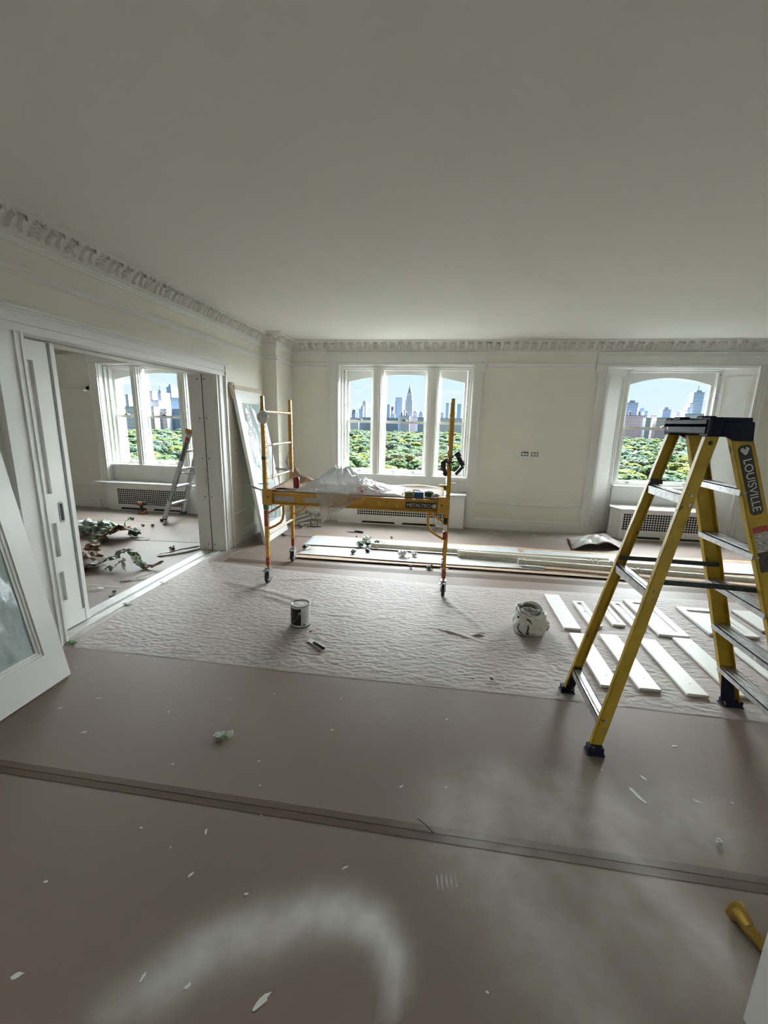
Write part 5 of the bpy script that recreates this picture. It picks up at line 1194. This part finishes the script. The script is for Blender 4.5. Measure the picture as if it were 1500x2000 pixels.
# turned white poles
def pole(x0, y0_, x1, y1_, turned, r, label, zb=.019):
    L = math.hypot(x1-x0, y1_-y0_); root = empty('turned_pole', (x0, y0_, zb+r*1.18), label, 'pole', rot=(0, 0, math.atan2(y1_-y0_, x1-x0)))
    R = r
    put('shaft', MB().lathe([(R*.9,.10),(R,.12),(R,turned-.02),(R*.92,turned)], (0,0,0), 16, 'X'), POLE, root, local=True, smooth=40)
    put('end_cap', MB().lathe([(R*.55,0),(R*1.12,.004),(R*1.16,.03),(R*.98,.045),(R*1.15,.06),(R*1.15,.09),(R*.9,.10)], (0,0,0), 16, 'X'), POLE, root, local=True, smooth=40)
    t = turned; prof = [(R*.92,t),(R*1.12,t+.015),(R*1.12,t+.035),(R*.7,t+.05),(R*1.15,t+.075),(R*1.15,t+.095),(R*.75,t+.105),(R*.98,t+.15),(R*1.02,t+.21),(R*.8,t+.245),(R*1.15,t+.26),(R*1.15,t+.28),(R*.72,t+.29),(R*1.12,t+.315),(R*.95,t+.33)]
    put('turning', MB().lathe(prof, (0,0,0), 16, 'X'), POLE, root, local=True, smooth=40)
    put('rosette', MB().lathe([(.001,0),(.014,0),(.014,.006),(.006,.010)], (t+.18, -R*.9, R*.35), 10, 'Y'), POLE, root, local=True)
    put('shaft', MB().lathe([(R*.95,t+.33),(R,t+.35),(R,L-.06),(R*1.12,L-.05),(R*1.12,L-.01),(R*.6,L)], (0,0,0), 16, 'X'), POLE, root, local=True, smooth=40)
pole(-.93, 5.45, 2.15, 5.42, 1.16, .034, 'white turned pole lying foremost toward the scaffold')
pole(.25, 5.34, 3.35, 5.26, 1.62, .036, 'white turned pole lying between the two others')
pole(.985, 5.155, 3.75, 5.00, 1.10, .034, 'white turned pole lying nearest the quilted paper')

# ---------------------------------------------------------------- white boards drying on the quilted paper
def board(x0, x1, y0_, y1_, kind, label, z=.0085, t=.020, skew=0.0):
    root = empty('painted_board', ((x0+x1)/2, (y0_+y1_)/2, z), label, 'board', 'white boards drying on the quilted paper', rot=(0, 0, skew))
    w_, l_ = (x1-x0)/2, (y1_-y0_)/2
    if kind == 'flat':
        put('panel', MB().box(-w_, w_, -l_, l_, 0, t), WHITE, root, local=True, bevel=.003)
        for yy in (-l_+.12, l_-.12): put('pin_hole', MB().lathe([(.004,0),(.004,.0008)], (.01, yy, t), 8), SHADOWGAP, root, local=True)
    else:
        m_ = min(.045, w_*.55) if kind == 'slim' else .055
        fr = MB(); 
        for (a, b, c, d) in ((-w_, -w_+m_, -l_, l_), (w_-m_, w_, -l_, l_), (-w_+m_, w_-m_, -l_, -l_+m_*1.2), (-w_+m_, w_-m_, l_-m_*1.2, l_)): fr.box(a, b, c, d, 0, t)
        put('frame', fr, WHITE, root, local=True); put('recessed_panel', MB().box(-w_+m_, w_-m_, -l_+m_*1.2, l_-m_*1.2, 0, t*.35), WHITE, root, local=True)
        if kind == 'slim': put('knob_hole', MB().lathe([(.008,0),(.008,.001)], (0, .05, t*.35), 10), SHADOWGAP, root, local=True)
for (x0, x1, y0_, y1_, k, lab) in (
    (1.105,1.245,3.49,4.23,'flat','plain white board nearest the plastic bag'),
    (1.345,1.445,3.58,4.10,'slim','slim framed white board next to the plain board by the bag'),
    (1.555,1.660,3.64,4.06,'slim','shorter slim framed white board, middle of the slim three'),
    (1.715,1.815,3.60,4.15,'slim','slim framed white board against the wide framed board'),
    (1.875,2.115,3.52,4.25,'framed','wide framed white board in the back row'),
    (2.320,2.710,3.62,4.16,'framed','broad framed white board behind the ladder\'s far front rail'),
    (2.820,3.200,3.76,4.18,'flat','broad plain white board at the end of the back row'),
    (1.125,1.260,2.68,3.41,'flat','plain white board in the front row, first under the ladder'),
    (1.370,1.510,2.69,3.43,'flat','plain white board in the front row, second under the ladder'),
    (1.660,1.795,2.68,3.41,'flat','plain white board in the front row, third under the ladder'),
    (1.960,2.100,2.72,3.48,'flat','plain white board beside the ladder\'s far front foot'),
    (2.340,2.470,2.70,3.40,'flat','plain white board at the end of the front row')):
    board(x0, x1, y0_, y1_, k, lab)

# ---------------------------------------------------------------- paint can
PC = empty('paint_can', (-1.145, 3.175, .006), 'gallon paint can with black and white label on the quilted paper', 'paint can')
c_ = (-1.145, 3.175, .0062); R_ = .082
put('can_body', MB().lathe([(R_-.002,0),(R_,.004),(R_,.184),(R_-.001,.186)], c_, 36), mat('label_white', (.72,.70,.70), .4, noise=.03), PC, smooth=40)
put('bottom_rim', MB().lathe([(R_,0),(R_+.002,.001),(R_+.002,.007),(R_,.008)], c_, 36, cap=False), BLK, PC)
def wrap(a0_, a1_, z0_, z1_, rr, n=20):
    return MB().grid(lambda u, v: (c_[0]+rr*math.cos(a0_+(a1_-a0_)*u), c_[1]+rr*math.sin(a0_+(a1_-a0_)*u), c_[2]+z0_+(z1_-z0_)*v), n, 1)
put('black_label', wrap(rad(165), rad(292), .024, .172, R_+.0006), mat('label_black', (.012,.011,.012), .35, noise=.1), PC, smooth=60)
for k in range(5): put('label_print', wrap(rad(298), rad(326), .055+.020*k, .064+.020*k, R_+.0008, 6), mat('label_grey_print', (.45,.44,.44), .5, noise=.6, scale=120, col2=(.72,.70,.70)), PC)
put('barcode_patch', wrap(rad(302), rad(316), .018, .038, R_+.0008, 6), mat('label_dark_print', (.16,.15,.15), .5, noise=.6, scale=160), PC)
put('rim', MB().lathe([(R_,.184),(R_+.003,.186),(R_+.003,.193),(R_-.004,.195),(R_-.010,.193),(R_-.011,.186),(R_-.016,.186)], c_, 36, cap=False), STEEL, PC, smooth=40)
put('lid', MB().lathe([(.001,.184),(R_-.018,.184),(R_-.012,.188),(R_-.010,.190)], c_, 36, cap=False), mat('lid_metal', (.30,.27,.24), .4, metal=.6, noise=.3), PC, smooth=40)
put('lid_sticker', MB().bar((c_[0]-.040, c_[1]+.022, c_[2]+.1875), (c_[0]+.034, c_[1]-.016, c_[2]+.1875), .046, .002), WHITE, PC)
ear = (c_[0]+R_*math.cos(rad(284)), c_[1]+R_*math.sin(rad(284)))
put('ear', MB().lathe([(.012,-.006),(.012,.002),(.006,.004)], (ear[0], ear[1]-.001, c_[2]+.135), 12, 'Y'), STEEL, PC)
bl = []
for k in range(15):
    t = k/14; an = rad(284-150*t); rr = R_+.006+.004*math.sin(math.pi*t); bl.append((c_[0]+rr*math.cos(an), c_[1]+rr*math.sin(an), c_[2]+.135-.095*math.sin(math.pi*min(1, t*1.25))**.8 if t < .8 else c_[2]+.07+.06*(t-.8)/.2))
put('wire_handle', MB().tube(bl, .0022, 6), STEEL, PC, smooth=60)
# small cap next to the can, knife
single('screw_cap', MB().lathe([(.008,0),(.009,.004),(.007,.012)], (-1.02, 3.055, .0075), 10), mat('tan_cap', (.35,.30,.24), .6, noise=.3), (-1.02, 3.055, .007), 'tiny tan cap lying beside the paint can', 'cap')
t = empty('putty_knife', (-.91, 2.86, .006), 'black-handled putty knife on the quilted paper below the paint can', 'putty knife')
put('blade', MB().bar((-.985, 2.915, .013), (-.925, 2.872, .016), .042, .002), ALU, t)
put('handle', MB().tube([(-.935, 2.879, .018), (-.91, 2.862, .020), (-.87, 2.834, .021), (-.835, 2.810, .019), (-.828, 2.805, .018)], [.012,.016,.015,.017,.010], 10, flat=.65), mat('black_handle', (.03,.03,.033), .4, noise=.4, scale=50), t, smooth=60)
for k in range(3): put('rivet', MB().lathe([(.004,0),(.004,.002)], (-.905+.025*k, 2.859-.0175*k, .0295), 8), ALU, t)

# ---------------------------------------------------------------- white bag with coiled rope
BG = empty('plastic_bag', (.80, 3.43, .006), 'white plastic bag with black print, rolled open on the quilted paper', 'bag')
vb = vnoise(81)
def bagf(u, v):
    an = 2*math.pi*u; sq = 1/max(abs(math.cos(an)), abs(math.sin(an)))**.55
    r = .135*sq*(.90+.16*math.sin(min(1, v*1.25)*math.pi)-.04*v); h = .195+.016*math.cos(an-1.9)-.030*(math.sin(3*an+.6))*.5
    r *= 1+.09*(float(vb((math.cos(an)+1)*4, (math.sin(an)+1)*4+v*5))-.5)*2
    return (.80+r*math.cos(an), 3.43+r*math.sin(an)*.93, .0062+h*v)
put('bag_wall', MB().grid(bagf, 56, 18), mat('bag_white', (.74,.74,.73), .35, noise=.08, scale=20, bump=.3, bscale=25), BG, smooth=60, thick=.003)
def rim(u, v):
    x, y, z = bagf(u, 1.0); cx, cy = .80, 3.43; k = 1-.10*v; return (cx+(x-cx)*k, cy+(y-cy)*k, z+.008*math.sin(v*math.pi)-.030*v)
put('rolled_rim', MB().grid(rim, 56, 5), mat('bag_white', (.74,.74,.73)), BG, smooth=60)
put('bag_floor', MB().lathe([(.001,0),(.12,0)], (.80, 3.43, .160), 20, cap=False), mat('bag_white', (.74,.74,.73)), BG)
bp_ = mat('bag_print', (.02,.02,.02), .5, noise=.2)
def bagpatch(pts):
    """printed shape: short strokes lying on the bag surface, pts in (angle deg, height)"""
    mb = MB()
    P = [Vector(bagf((a % 360)/360, h)) for a, h in pts]; C = Vector((.80, 3.43, 0))
    P = [p+(Vector((p.x-C.x, p.y-C.y, 0)).normalized())*.004 for p in P]
    return mb.tube(P, [.010]*len(P), 6, flat=.5)
for pts in ([(255,.62),(256,.45),(254,.28)], [(250,.22),(256,.14),(259,.24),(252,.2)], [(228,.55),(224,.35),(232,.20),(236,.1)], [(246,.86),(254,.83),(262,.78)], [(262,.72),(266,.70)], [(322,.62),(327,.66),(333,.56),(334,.40),(328,.24)], [(340,.7),(341,.5),(339,.3)], [(214,.75),(219,.72)]):
    put('print_mark', bagpatch(pts), bp_, BG, smooth=60)
RP = empty('rope_coil', (.79, 3.43, .14), 'grey rope coiled inside the white plastic bag', 'rope')
for k, (r_, z_, ox, oy) in enumerate(((.104,.172,0,0),(.085,.178,.010,-.006),(.064,.184,.005,.004),(.044,.188,.012,0),(.022,.192,.010,.0))):
    put('rope_loop', MB().tube([(.795+ox+r_*math.cos(t), 3.425+oy+r_*math.sin(t)*.8, z_+.010*math.sin(2*t+k)) for t in np.linspace(0, 2*math.pi, 26)], .0085, 8), ROPE, RP, smooth=60)
put('rope_loop', MB().tube([(.73, 3.48, .20), (.76, 3.505, .215), (.82, 3.51, .21), (.87, 3.49, .20)], .013, 8), ROPE, RP, smooth=60)

# ---------------------------------------------------------------- brass pipe by the near wall end
t = empty('brass_rod', (1.13, 1.31, 0), 'brass rod with a flared end lying by the near wall end', 'brass rod')
dv = Vector((.075, -.235, 0)).normalized(); p0 = Vector((1.118, 1.345, .0365))
put('rod', MB().tube([p0+dv*.05+Vector((0,0,-.012)), p0+dv*.30+Vector((0,0,-.0142))], .0205, 20), BRASS, t, smooth=40)
put('flared_end', MB().tube([p0, p0+dv*.006, p0+dv*.020, p0+dv*.036, p0+dv*.055+Vector((0,0,-.008))], [.026,.035,.036,.026,.0215], 20), BRASS, t, smooth=30)
# ================================================================ LITTER
def crumple(pts, w_, seed, jitter=.012):
    """a strip of tape or paper following pts, twisted and creased"""
    r = random.Random(seed); mb = MB(); vs = []; P = [Vector(p) for p in pts]; n = len(P); a = r.uniform(-.3, .5)
    fine = []; K = 5; C = 5
    for i in range(n-1):
        for k in range(K): fine.append(P[i].lerp(P[i+1], k/K)+Vector((r.uniform(-1,1), r.uniform(-1,1), r.uniform(0,1)))*jitter*(.7 if k else .3))
    fine.append(P[-1])
    for i, p in enumerate(fine):
        d = (fine[min(i+1, len(fine)-1)]-fine[max(0, i-1)]); a = max(-.9, min(.9, a+r.uniform(-.25, .25)))
        s_ = d.cross(Vector((0,0,1)))
        if s_.length < 1e-5: s_ = Vector((1,0,0))
        s_.normalize(); s_ = s_*math.cos(a)+Vector((0,0,1))*math.sin(a)*.8
        ww = w_/2*r.uniform(.75, 1.1)
        for c in range(C):
            q = p+s_*ww*(c/(C-1)*2-1)+Vector((0,0,1))*w_*r.uniform(-.10, .14)*(1 if 0 < c < C-1 else .5); q.z = max(q.z, .004); vs.append(q)
    mb.add(vs, [(C*i+c, C*i+c+1, C*i+C+c+1, C*i+C+c) for i in range(len(fine)-1) for c in range(C-1)]); return mb
def wad(x, y, size, seed, z0=.003):
    """crushed ball of tape"""
    r = random.Random(seed); bm = bmesh.new(); bmesh.ops.create_icosphere(bm, subdivisions=3 if size > .05 else 2, radius=size)
    for v in bm.verts:
        d = v.co.normalized(); k = .85+.16*math.sin(d.x*7+seed)*math.cos(d.y*6+seed*.7)+.14*math.sin(d.z*9+d.x*5+seed*1.3)+r.uniform(-.10, .10); v.co = Vector((v.co.x*k, v.co.y*k, v.co.z*k*.75))
    mz = min(v.co.z for v in bm.verts)
    mb = MB(); bm.verts.index_update(); mb.add([v.co+Vector((x, y, z0-mz)) for v in bm.verts], [tuple(v.index for v in f.verts) for f in bm.faces]); bm.free(); return mb
def wadthing(x, y, size, seed, m1, m2, label, tails=2, z0=.003, grp=None, cat='tape scrap'):
    t = empty('crumpled_tape', (x, y, z0), label, cat, grp); put('wad', wad(x, y, size, seed, z0), m1, t); r = random.Random(seed+99)
    for k in range(tails):
        a = r.uniform(0, 6.28); L = size*r.uniform(1.3, 2.6); q = [(x, y, z0+size*.6), (x+L*.5*math.cos(a), y+L*.5*math.sin(a), z0+size*r.uniform(.4, 1.5)), (x+L*math.cos(a+.4), y+L*math.sin(a+.4), z0+size*.3)]
        put('loose_end', crumple(q, size*.6, seed+k, size*.2), m2, t, thick=.0012)
    return t
DG = mat('dark_green_scrap', (.06,.09,.05), .6, noise=.4, scale=50); CH = mat('charcoal_scrap', (.07,.07,.075), .7, noise=.4, scale=60)
PALE = mat('pale_scrap', (.62,.64,.60), .7, noise=.2, scale=40)
BRP = mat('brown_paper_scrap', (.20,.125,.08), .8, noise=.3, scale=14)
MGREEN = mat('masking_film_green', (.12,.145,.085), .55, noise=.35, scale=9, col2=(.05,.085,.035))
# around the poles
wadthing(-1.10, 5.50, .055, 1, DG, GREENL, 'dark green tape wad on the sheets beside the first pole tip', 3, .014)
wadthing(-.99, 5.56, .050, 22, DG, PALE, 'dark tape wad touching the printed sheet behind the first pole', 2, .014)
wadthing(-1.12, 5.17, .040, 3, CH, DG, 'charcoal tape wad alone on the dotted wrapping sheet', 2, .014)
wadthing(-.88, 5.66, .045, 4, DG, GREENL, 'round green tape wad on the printed sheet', 1, .014)
wadthing(-.76, 5.58, .040, 5, GREEN, GREENL, 'curly bright green tape on the printed sheet', 4, .014)
wadthing(-.95, 5.28, .040, 16, DG, DG, 'dark green wad right below the tip of the first pole', 1, .014)
wadthing(-.47, 5.20, .060, 6, WPAPER, WPAPER, 'crumpled white tissue in front of the first pole', 2, .014, cat='tissue')
wadthing(-.32, 5.235, .045, 26, WPAPER, WPAPER, 'small white tissue wad next to the larger tissue', 1, .014, cat='tissue')
wadthing(-1.06, 5.74, .06, 8, PALE, PALE, 'white crumpled film with green streaks behind the first pole tip', 3, .014)
wadthing(-.327, 4.80, .026, 9, CH, CH, 'small dark scrap on the floor seam under the scaffold', 0)
wadthing(-.106, 4.80, .036, 10, DG, CH, 'dark tape scrap on the floor seam next to the right scaffold leg', 2)
wadthing(-2.33, 5.78, .036, 11, DG, DG, 'dark green scrap on the floor behind the left scaffold leg', 1, .006)
wadthing(-.72, 6.06, .022, 12, CH, CH, 'tiny dark scrap beyond the kraft sheet near the radiator', 0)
wadthing(-1.25, 6.00, .016, 13, CH, CH, 'tiny brown scrap behind the printed sheet', 0)
wadthing(-1.80, 5.22, .045, 14, DG, PALE, 'green and white scrap at the left end of the wrapping sheet', 2, .014)
# bent wire/strip near the door casing
single('bent_strip', crumple([(-2.62, 4.72, .012), (-2.60, 4.82, .03), (-2.56, 4.93, .035), (-2.50, 4.98, .03), (-2.44, 4.95, .012)], .018, 31, .004), mat('grey_strip', (.35,.36,.36), .6, noise=.4, scale=40), (-2.5, 4.85, 0), 'bent grey tape strip on the floor by the doorway casing', 'tape scrap', thick=.0015)
# trowel on the floor behind
t = empty('putty_knife', (-1.33, 6.29, 0), 'dark knife lying on the floor near the radiator cover', 'putty knife')
put('handle', MB().tube([(-1.34, 6.285, .018), (-1.26, 6.275, .020), (-1.20, 6.265, .016)], [.013,.017,.012], 10), BLACKP, t, smooth=60); put('blade', MB().bar((-1.46, 6.30, .010), (-1.34, 6.285, .016), .06, .004), STEEL, t)
# foreground scraps
t = empty('crumpled_tape', (-1.122, 1.844, 0), 'green and white tape scrap lying alone on the brown floor paper', 'tape scrap')
put('scrap', crumple([(-1.18, 1.85, .006), (-1.145, 1.84, .012), (-1.11, 1.855, .010), (-1.08, 1.875, .012)], .035, 41, .006), PALE, t, thick=.001); put('scrap', crumple([(-1.15, 1.835, .005), (-1.12, 1.825, .016), (-1.10, 1.84, .007)], .03, 42, .005), GREEN, t, thick=.001)
wadthing(1.242, 1.628, .014, 43, PALE, PALE, 'tiny pale scrap on the brown floor paper near the wall end', 1)
wadthing(.405, 2.637, .015, 44, mat('pinkish_scrap', (.5,.42,.38), .8, noise=.3), PALE, 'tiny pinkish scrap near the front edge of the quilted paper', 1, .0095)
single('bent_wire', MB().tube([(-.03, 1.525, .010), (.0, 1.505, .012), (.04, 1.475, .0062)], .0022, 6), SPREAD, (0, 1.5, 0), 'short dark wire lying across the brown floor tape', 'wire')
# adjoining room: masking film, brown paper and green tape
t = empty('crumpled_masking', (-4.75, 5.30, 0), 'heap of crumpled green masking film and brown paper in the adjoining room', 'masking film')
put('film_bundle', wad(-5.15, 5.25, .16, 51), mat('grey_green_film', (.36,.42,.38), .5, noise=.3, scale=12), t); put('film_bundle', wad(-4.92, 5.28, .14, 52), mat('dull_film', (.22,.27,.22), .5, noise=.4, scale=14), t)
put('brown_paper', crumple([(-4.72, 5.02, .03), (-4.62, 5.08, .10), (-4.52, 5.18, .16), (-4.44, 5.26, .12)], .30, 53, .02), BRP, t, thick=.002)
put('green_tape', crumple([(-5.25, 5.42, .06), (-5.0, 5.4, .18), (-4.75, 5.35, .14), (-4.5, 5.34, .10)], .16, 54, .03), GREEN, t, thick=.002)
put('green_tape', crumple([(-4.85, 5.0, .03), (-4.75, 5.1, .12), (-4.70, 5.22, .16), (-4.8, 5.3, .10)], .07, 55, .03), GREENL, t, thick=.002)
put('green_tape', crumple([(-4.80, 4.92, .02), (-4.68, 4.90, .04), (-4.60, 5.0, .06), (-4.75, 5.02, .05)], .06, 56, .02), GREEN, t, thick=.002)
put('green_tape', crumple([(-4.62, 5.36, .12), (-4.60, 5.37, .20), (-4.54, 5.38, .25), (-4.46, 5.38, .245)], .06, 57, .01), mat('bright_green_tape', (.06,.26,.04), .5, noise=.2), t, thick=.002)
put('tape_tail', crumple([(-4.45, 5.2, .06), (-4.3, 5.2, .03), (-4.12, 5.22, .015)], .035, 58, .01), GREENL, t, thick=.002)
put('film_bundle', wad(-4.44, 5.33, .09, 59), DG, t)
t = empty('crumpled_masking', (-3.9, 4.15, 0), 'long green masking strip folded on brown paper near the threshold', 'masking film')
put('green_strip', crumple([(-4.02, 3.98, .012), (-3.86, 4.06, .06), (-3.70, 4.18, .14), (-3.62, 4.24, .185)], .20, 61, .012), MGREEN, t, thick=.002)
put('green_strip', crumple([(-3.62, 4.24, .185), (-3.52, 4.20, .13), (-3.42, 4.15, .06), (-3.38, 4.12, .015)], .18, 62, .012), MGREEN, t, thick=.002)
put('brown_paper', crumple([(-4.55, 4.22, .02), (-4.35, 4.30, .06), (-4.15, 4.26, .10), (-3.95, 4.16, .05)], .18, 63, .02), BRP, t, thick=.002)
put('brown_paper', crumple([(-3.38, 4.12, .02), (-3.27, 4.16, .03), (-3.18, 4.22, .07)], .09, 64, .01), BRP, t, thick=.002)
put('tape_knot', crumple([(-3.66, 4.00, .02), (-3.62, 4.06, .08), (-3.58, 4.10, .12), (-3.55, 4.04, .05), (-3.50, 4.0, .02)], .05, 65, .02), PALE, t, thick=.002)
put('tape_knot', crumple([(-3.72, 3.97, .02), (-3.69, 3.99, .06), (-3.64, 3.97, .02)], .04, 66, .01), GREENL, t, thick=.002)
single('paper_ball', wad(-4.38, 4.52, .10, 67), BRP, (-4.38, 4.52, 0), 'crumpled ball of brown paper standing by the masking strip', 'paper ball')
single('tape_strip', crumple([(-3.52, 4.58, .012), (-3.40, 4.72, .03), (-3.28, 4.88, .03), (-3.19, 5.02, .02)], .06, 68, .008), mat('grey_green_strip', (.40,.44,.36), .6, noise=.3, scale=20), (-3.4, 4.75, 0), 'grey green tape strip lying towards the doorway jamb', 'tape scrap', thick=.002)
wadthing(-3.50, 4.84, .04, 69, DG, PALE, 'dark tape wad next to the grey green strip', 2)
single('tape_strip', crumple([(-3.34, 3.74, .008), (-3.24, 3.80, .012), (-3.17, 3.90, .02), (-3.12, 3.98, .03)], .03, 70, .005), PALE, (-3.25, 3.85, .0), 'thin white tape strip close to the threshold', 'tape scrap', thick=.0015)
single('tape_strip', crumple([(-3.46, 3.46, .008), (-3.40, 3.50, .02), (-3.35, 3.53, .01)], .03, 71, .004), PALE, (-3.4, 3.5, 0), 'short curled white tape strip beyond the threshold', 'tape scrap', thick=.0015)
wadthing(-3.17, 3.46, .022, 72, DG, GREENL, 'small green scrap beyond the threshold by the pocket door', 1)
wadthing(-3.13, 3.36, .016, 73, CH, PALE, 'tiny scrap next to the small green scrap', 1)
wadthing(-4.72, 5.87, .030, 74, CH, CH, 'dark round scrap before the aluminium ladder', 0)
wadthing(-4.57, 5.90, .030, 75, CH, CH, 'dark scrap with a tail before the aluminium ladder', 1)
wadthing(-4.46, 6.08, .05, 76, WPAPER, GREENL, 'white tissue at the foot of the aluminium ladder', 2, cat='tissue')
wadthing(-4.62, 4.85, .028, 77, CH, CH, 'dark scrap in front of the heap of masking film', 1)
wadthing(-5.30, 5.05, .06, 78, BRP, BRP, 'brown paper scrap by the pocket door edge', 0)
# cordless drill by the radiator
t = empty('cordless_drill', (-5.36, 6.70, 0), 'orange and black cordless drill standing on its battery', 'drill')
BKD = mat('drill_black', (.03,.028,.028), .5, noise=.2)
put('battery', MB().box(-5.42, -5.29, 6.66, 6.74, 0, .045), ORANGE, t, bevel=.008); put('handle', MB().bar((-5.375, 6.70, .04), (-5.38, 6.70, .155), .045, .05, up=(0,1,0)), BKD, t, bevel=.01)
put('motor_housing', MB().tube([(-5.44, 6.70, .185), (-5.34, 6.70, .185)], .036, 14), mat('drill_copper', (.30,.12,.06), .5, noise=.2), t, smooth=40); put('chuck', MB().tube([(-5.34, 6.70, .185), (-5.29, 6.70, .185), (-5.27, 6.70, .185)], [.026,.024,.014], 14), BKD, t, smooth=40); put('bit', MB().tube([(-5.27, 6.70, .185), (-5.10, 6.70, .17)], .006, 6), STEEL, t)
# rag left on the adjoining room's sill
single('rag', wad(-4.72, 7.16, .045, 79, .841), mat('grey_rag', (.5,.55,.54), .8, noise=.3, scale=30), (-4.72, 7.16, .84), 'crumpled grey rag lying on the sill of the adjoining room window', 'rag')
# plastic wrapper before the arched window's radiator
def wrapf(u, v):
    x = 1.88+.80*u+.10*v; y = 6.02+.62*v+.18*u*(1-v); z = .012+.14*math.sin(math.pi*min(1, u*1.05))**1.2*abs(math.sin(2.3*v+.5+1.5*u))*(.5+.5*v)+.05*abs(math.sin(7*u+3*v))*math.sin(math.pi*u)+.03*abs(math.sin(13*u-9*v))*math.sin(math.pi*v)
    return (x, y, max(.006, z))
single('plastic_wrapper', MB().grid(wrapf, 22, 16), mat('printed_foil', (.33,.34,.30), .6, noise=.4, scale=5, col2=(.24,.165,.14), bump=.3, bscale=8, detail=1.5), (2.3, 6.3, 0), 'crumpled printed plastic wrapper on the floor by the arched window', 'wrapper', smooth=25, thick=.002)
# bundle of turned rods on the floor in the corner by the pier
BU = []
for k, (x0, y0_, z0, x1, y1_, z1, r_) in enumerate(((-2.50,6.55,.05,-2.16,6.70,.20,.020), (-2.48,6.62,.03,-2.27,6.78,.19,.020), (-2.46,6.50,.03,-2.10,6.60,.13,.022), (-2.44,6.45,.026,-2.08,6.52,.05,.020), (-2.30,6.70,.03,-2.02,6.72,.17,.022))):
    t = empty('turned_spindle', (x0, y0_, 0), 'dusty white turned spindle in the bundle beside the pier', 'spindle', 'spindles heaped beside the pier')
    p0, p1 = Vector((x0, y0_, z0)), Vector((x1, y1_, z1)); L = lambda f: p0.lerp(p1, f)
    put('shaft', MB().tube([L(0), L(.3), L(.6), L(.84)], [r_*.8, r_, r_*.75, r_*.7], 10), mat('dusty_white', (.52,.50,.45), .6, noise=.3, scale=20), t, smooth=60)
    put('knob', MB().tube([L(.84), L(.87), L(.93), L(.98), L(1.0)], [r_*.7, r_*1.3, r_*1.75, r_*1.3, r_*.3], 12), mat('dusty_knob', (.38,.34,.28), .6, noise=.3, scale=20), t, smooth=60)
t = empty('wire_bracket', (-2.05, 6.50, 0), 'black wire bracket standing in front of the spindle bundle', 'bracket')
put('wire_frame', MB().tube([(-2.12, 6.45, .012), (-2.12, 6.45, .125), (-2.00, 6.45, .13), (-2.00, 6.45, .015), (-2.12, 6.45, .012)], .007, 6), BLK, t); put('wire_foot', MB().tube([(-2.18, 6.46, .008), (-2.06, 6.44, .008), (-1.95, 6.49, .008)], .007, 6), BLK, t)
single('cloth', wad(-2.26, 6.38, .05, 90), mat('dusty_cloth', (.20,.18,.15), .9, noise=.4, scale=30), (-2.26, 6.38, 0), 'dusty dark cloth bunched under the spindle bundle', 'cloth')
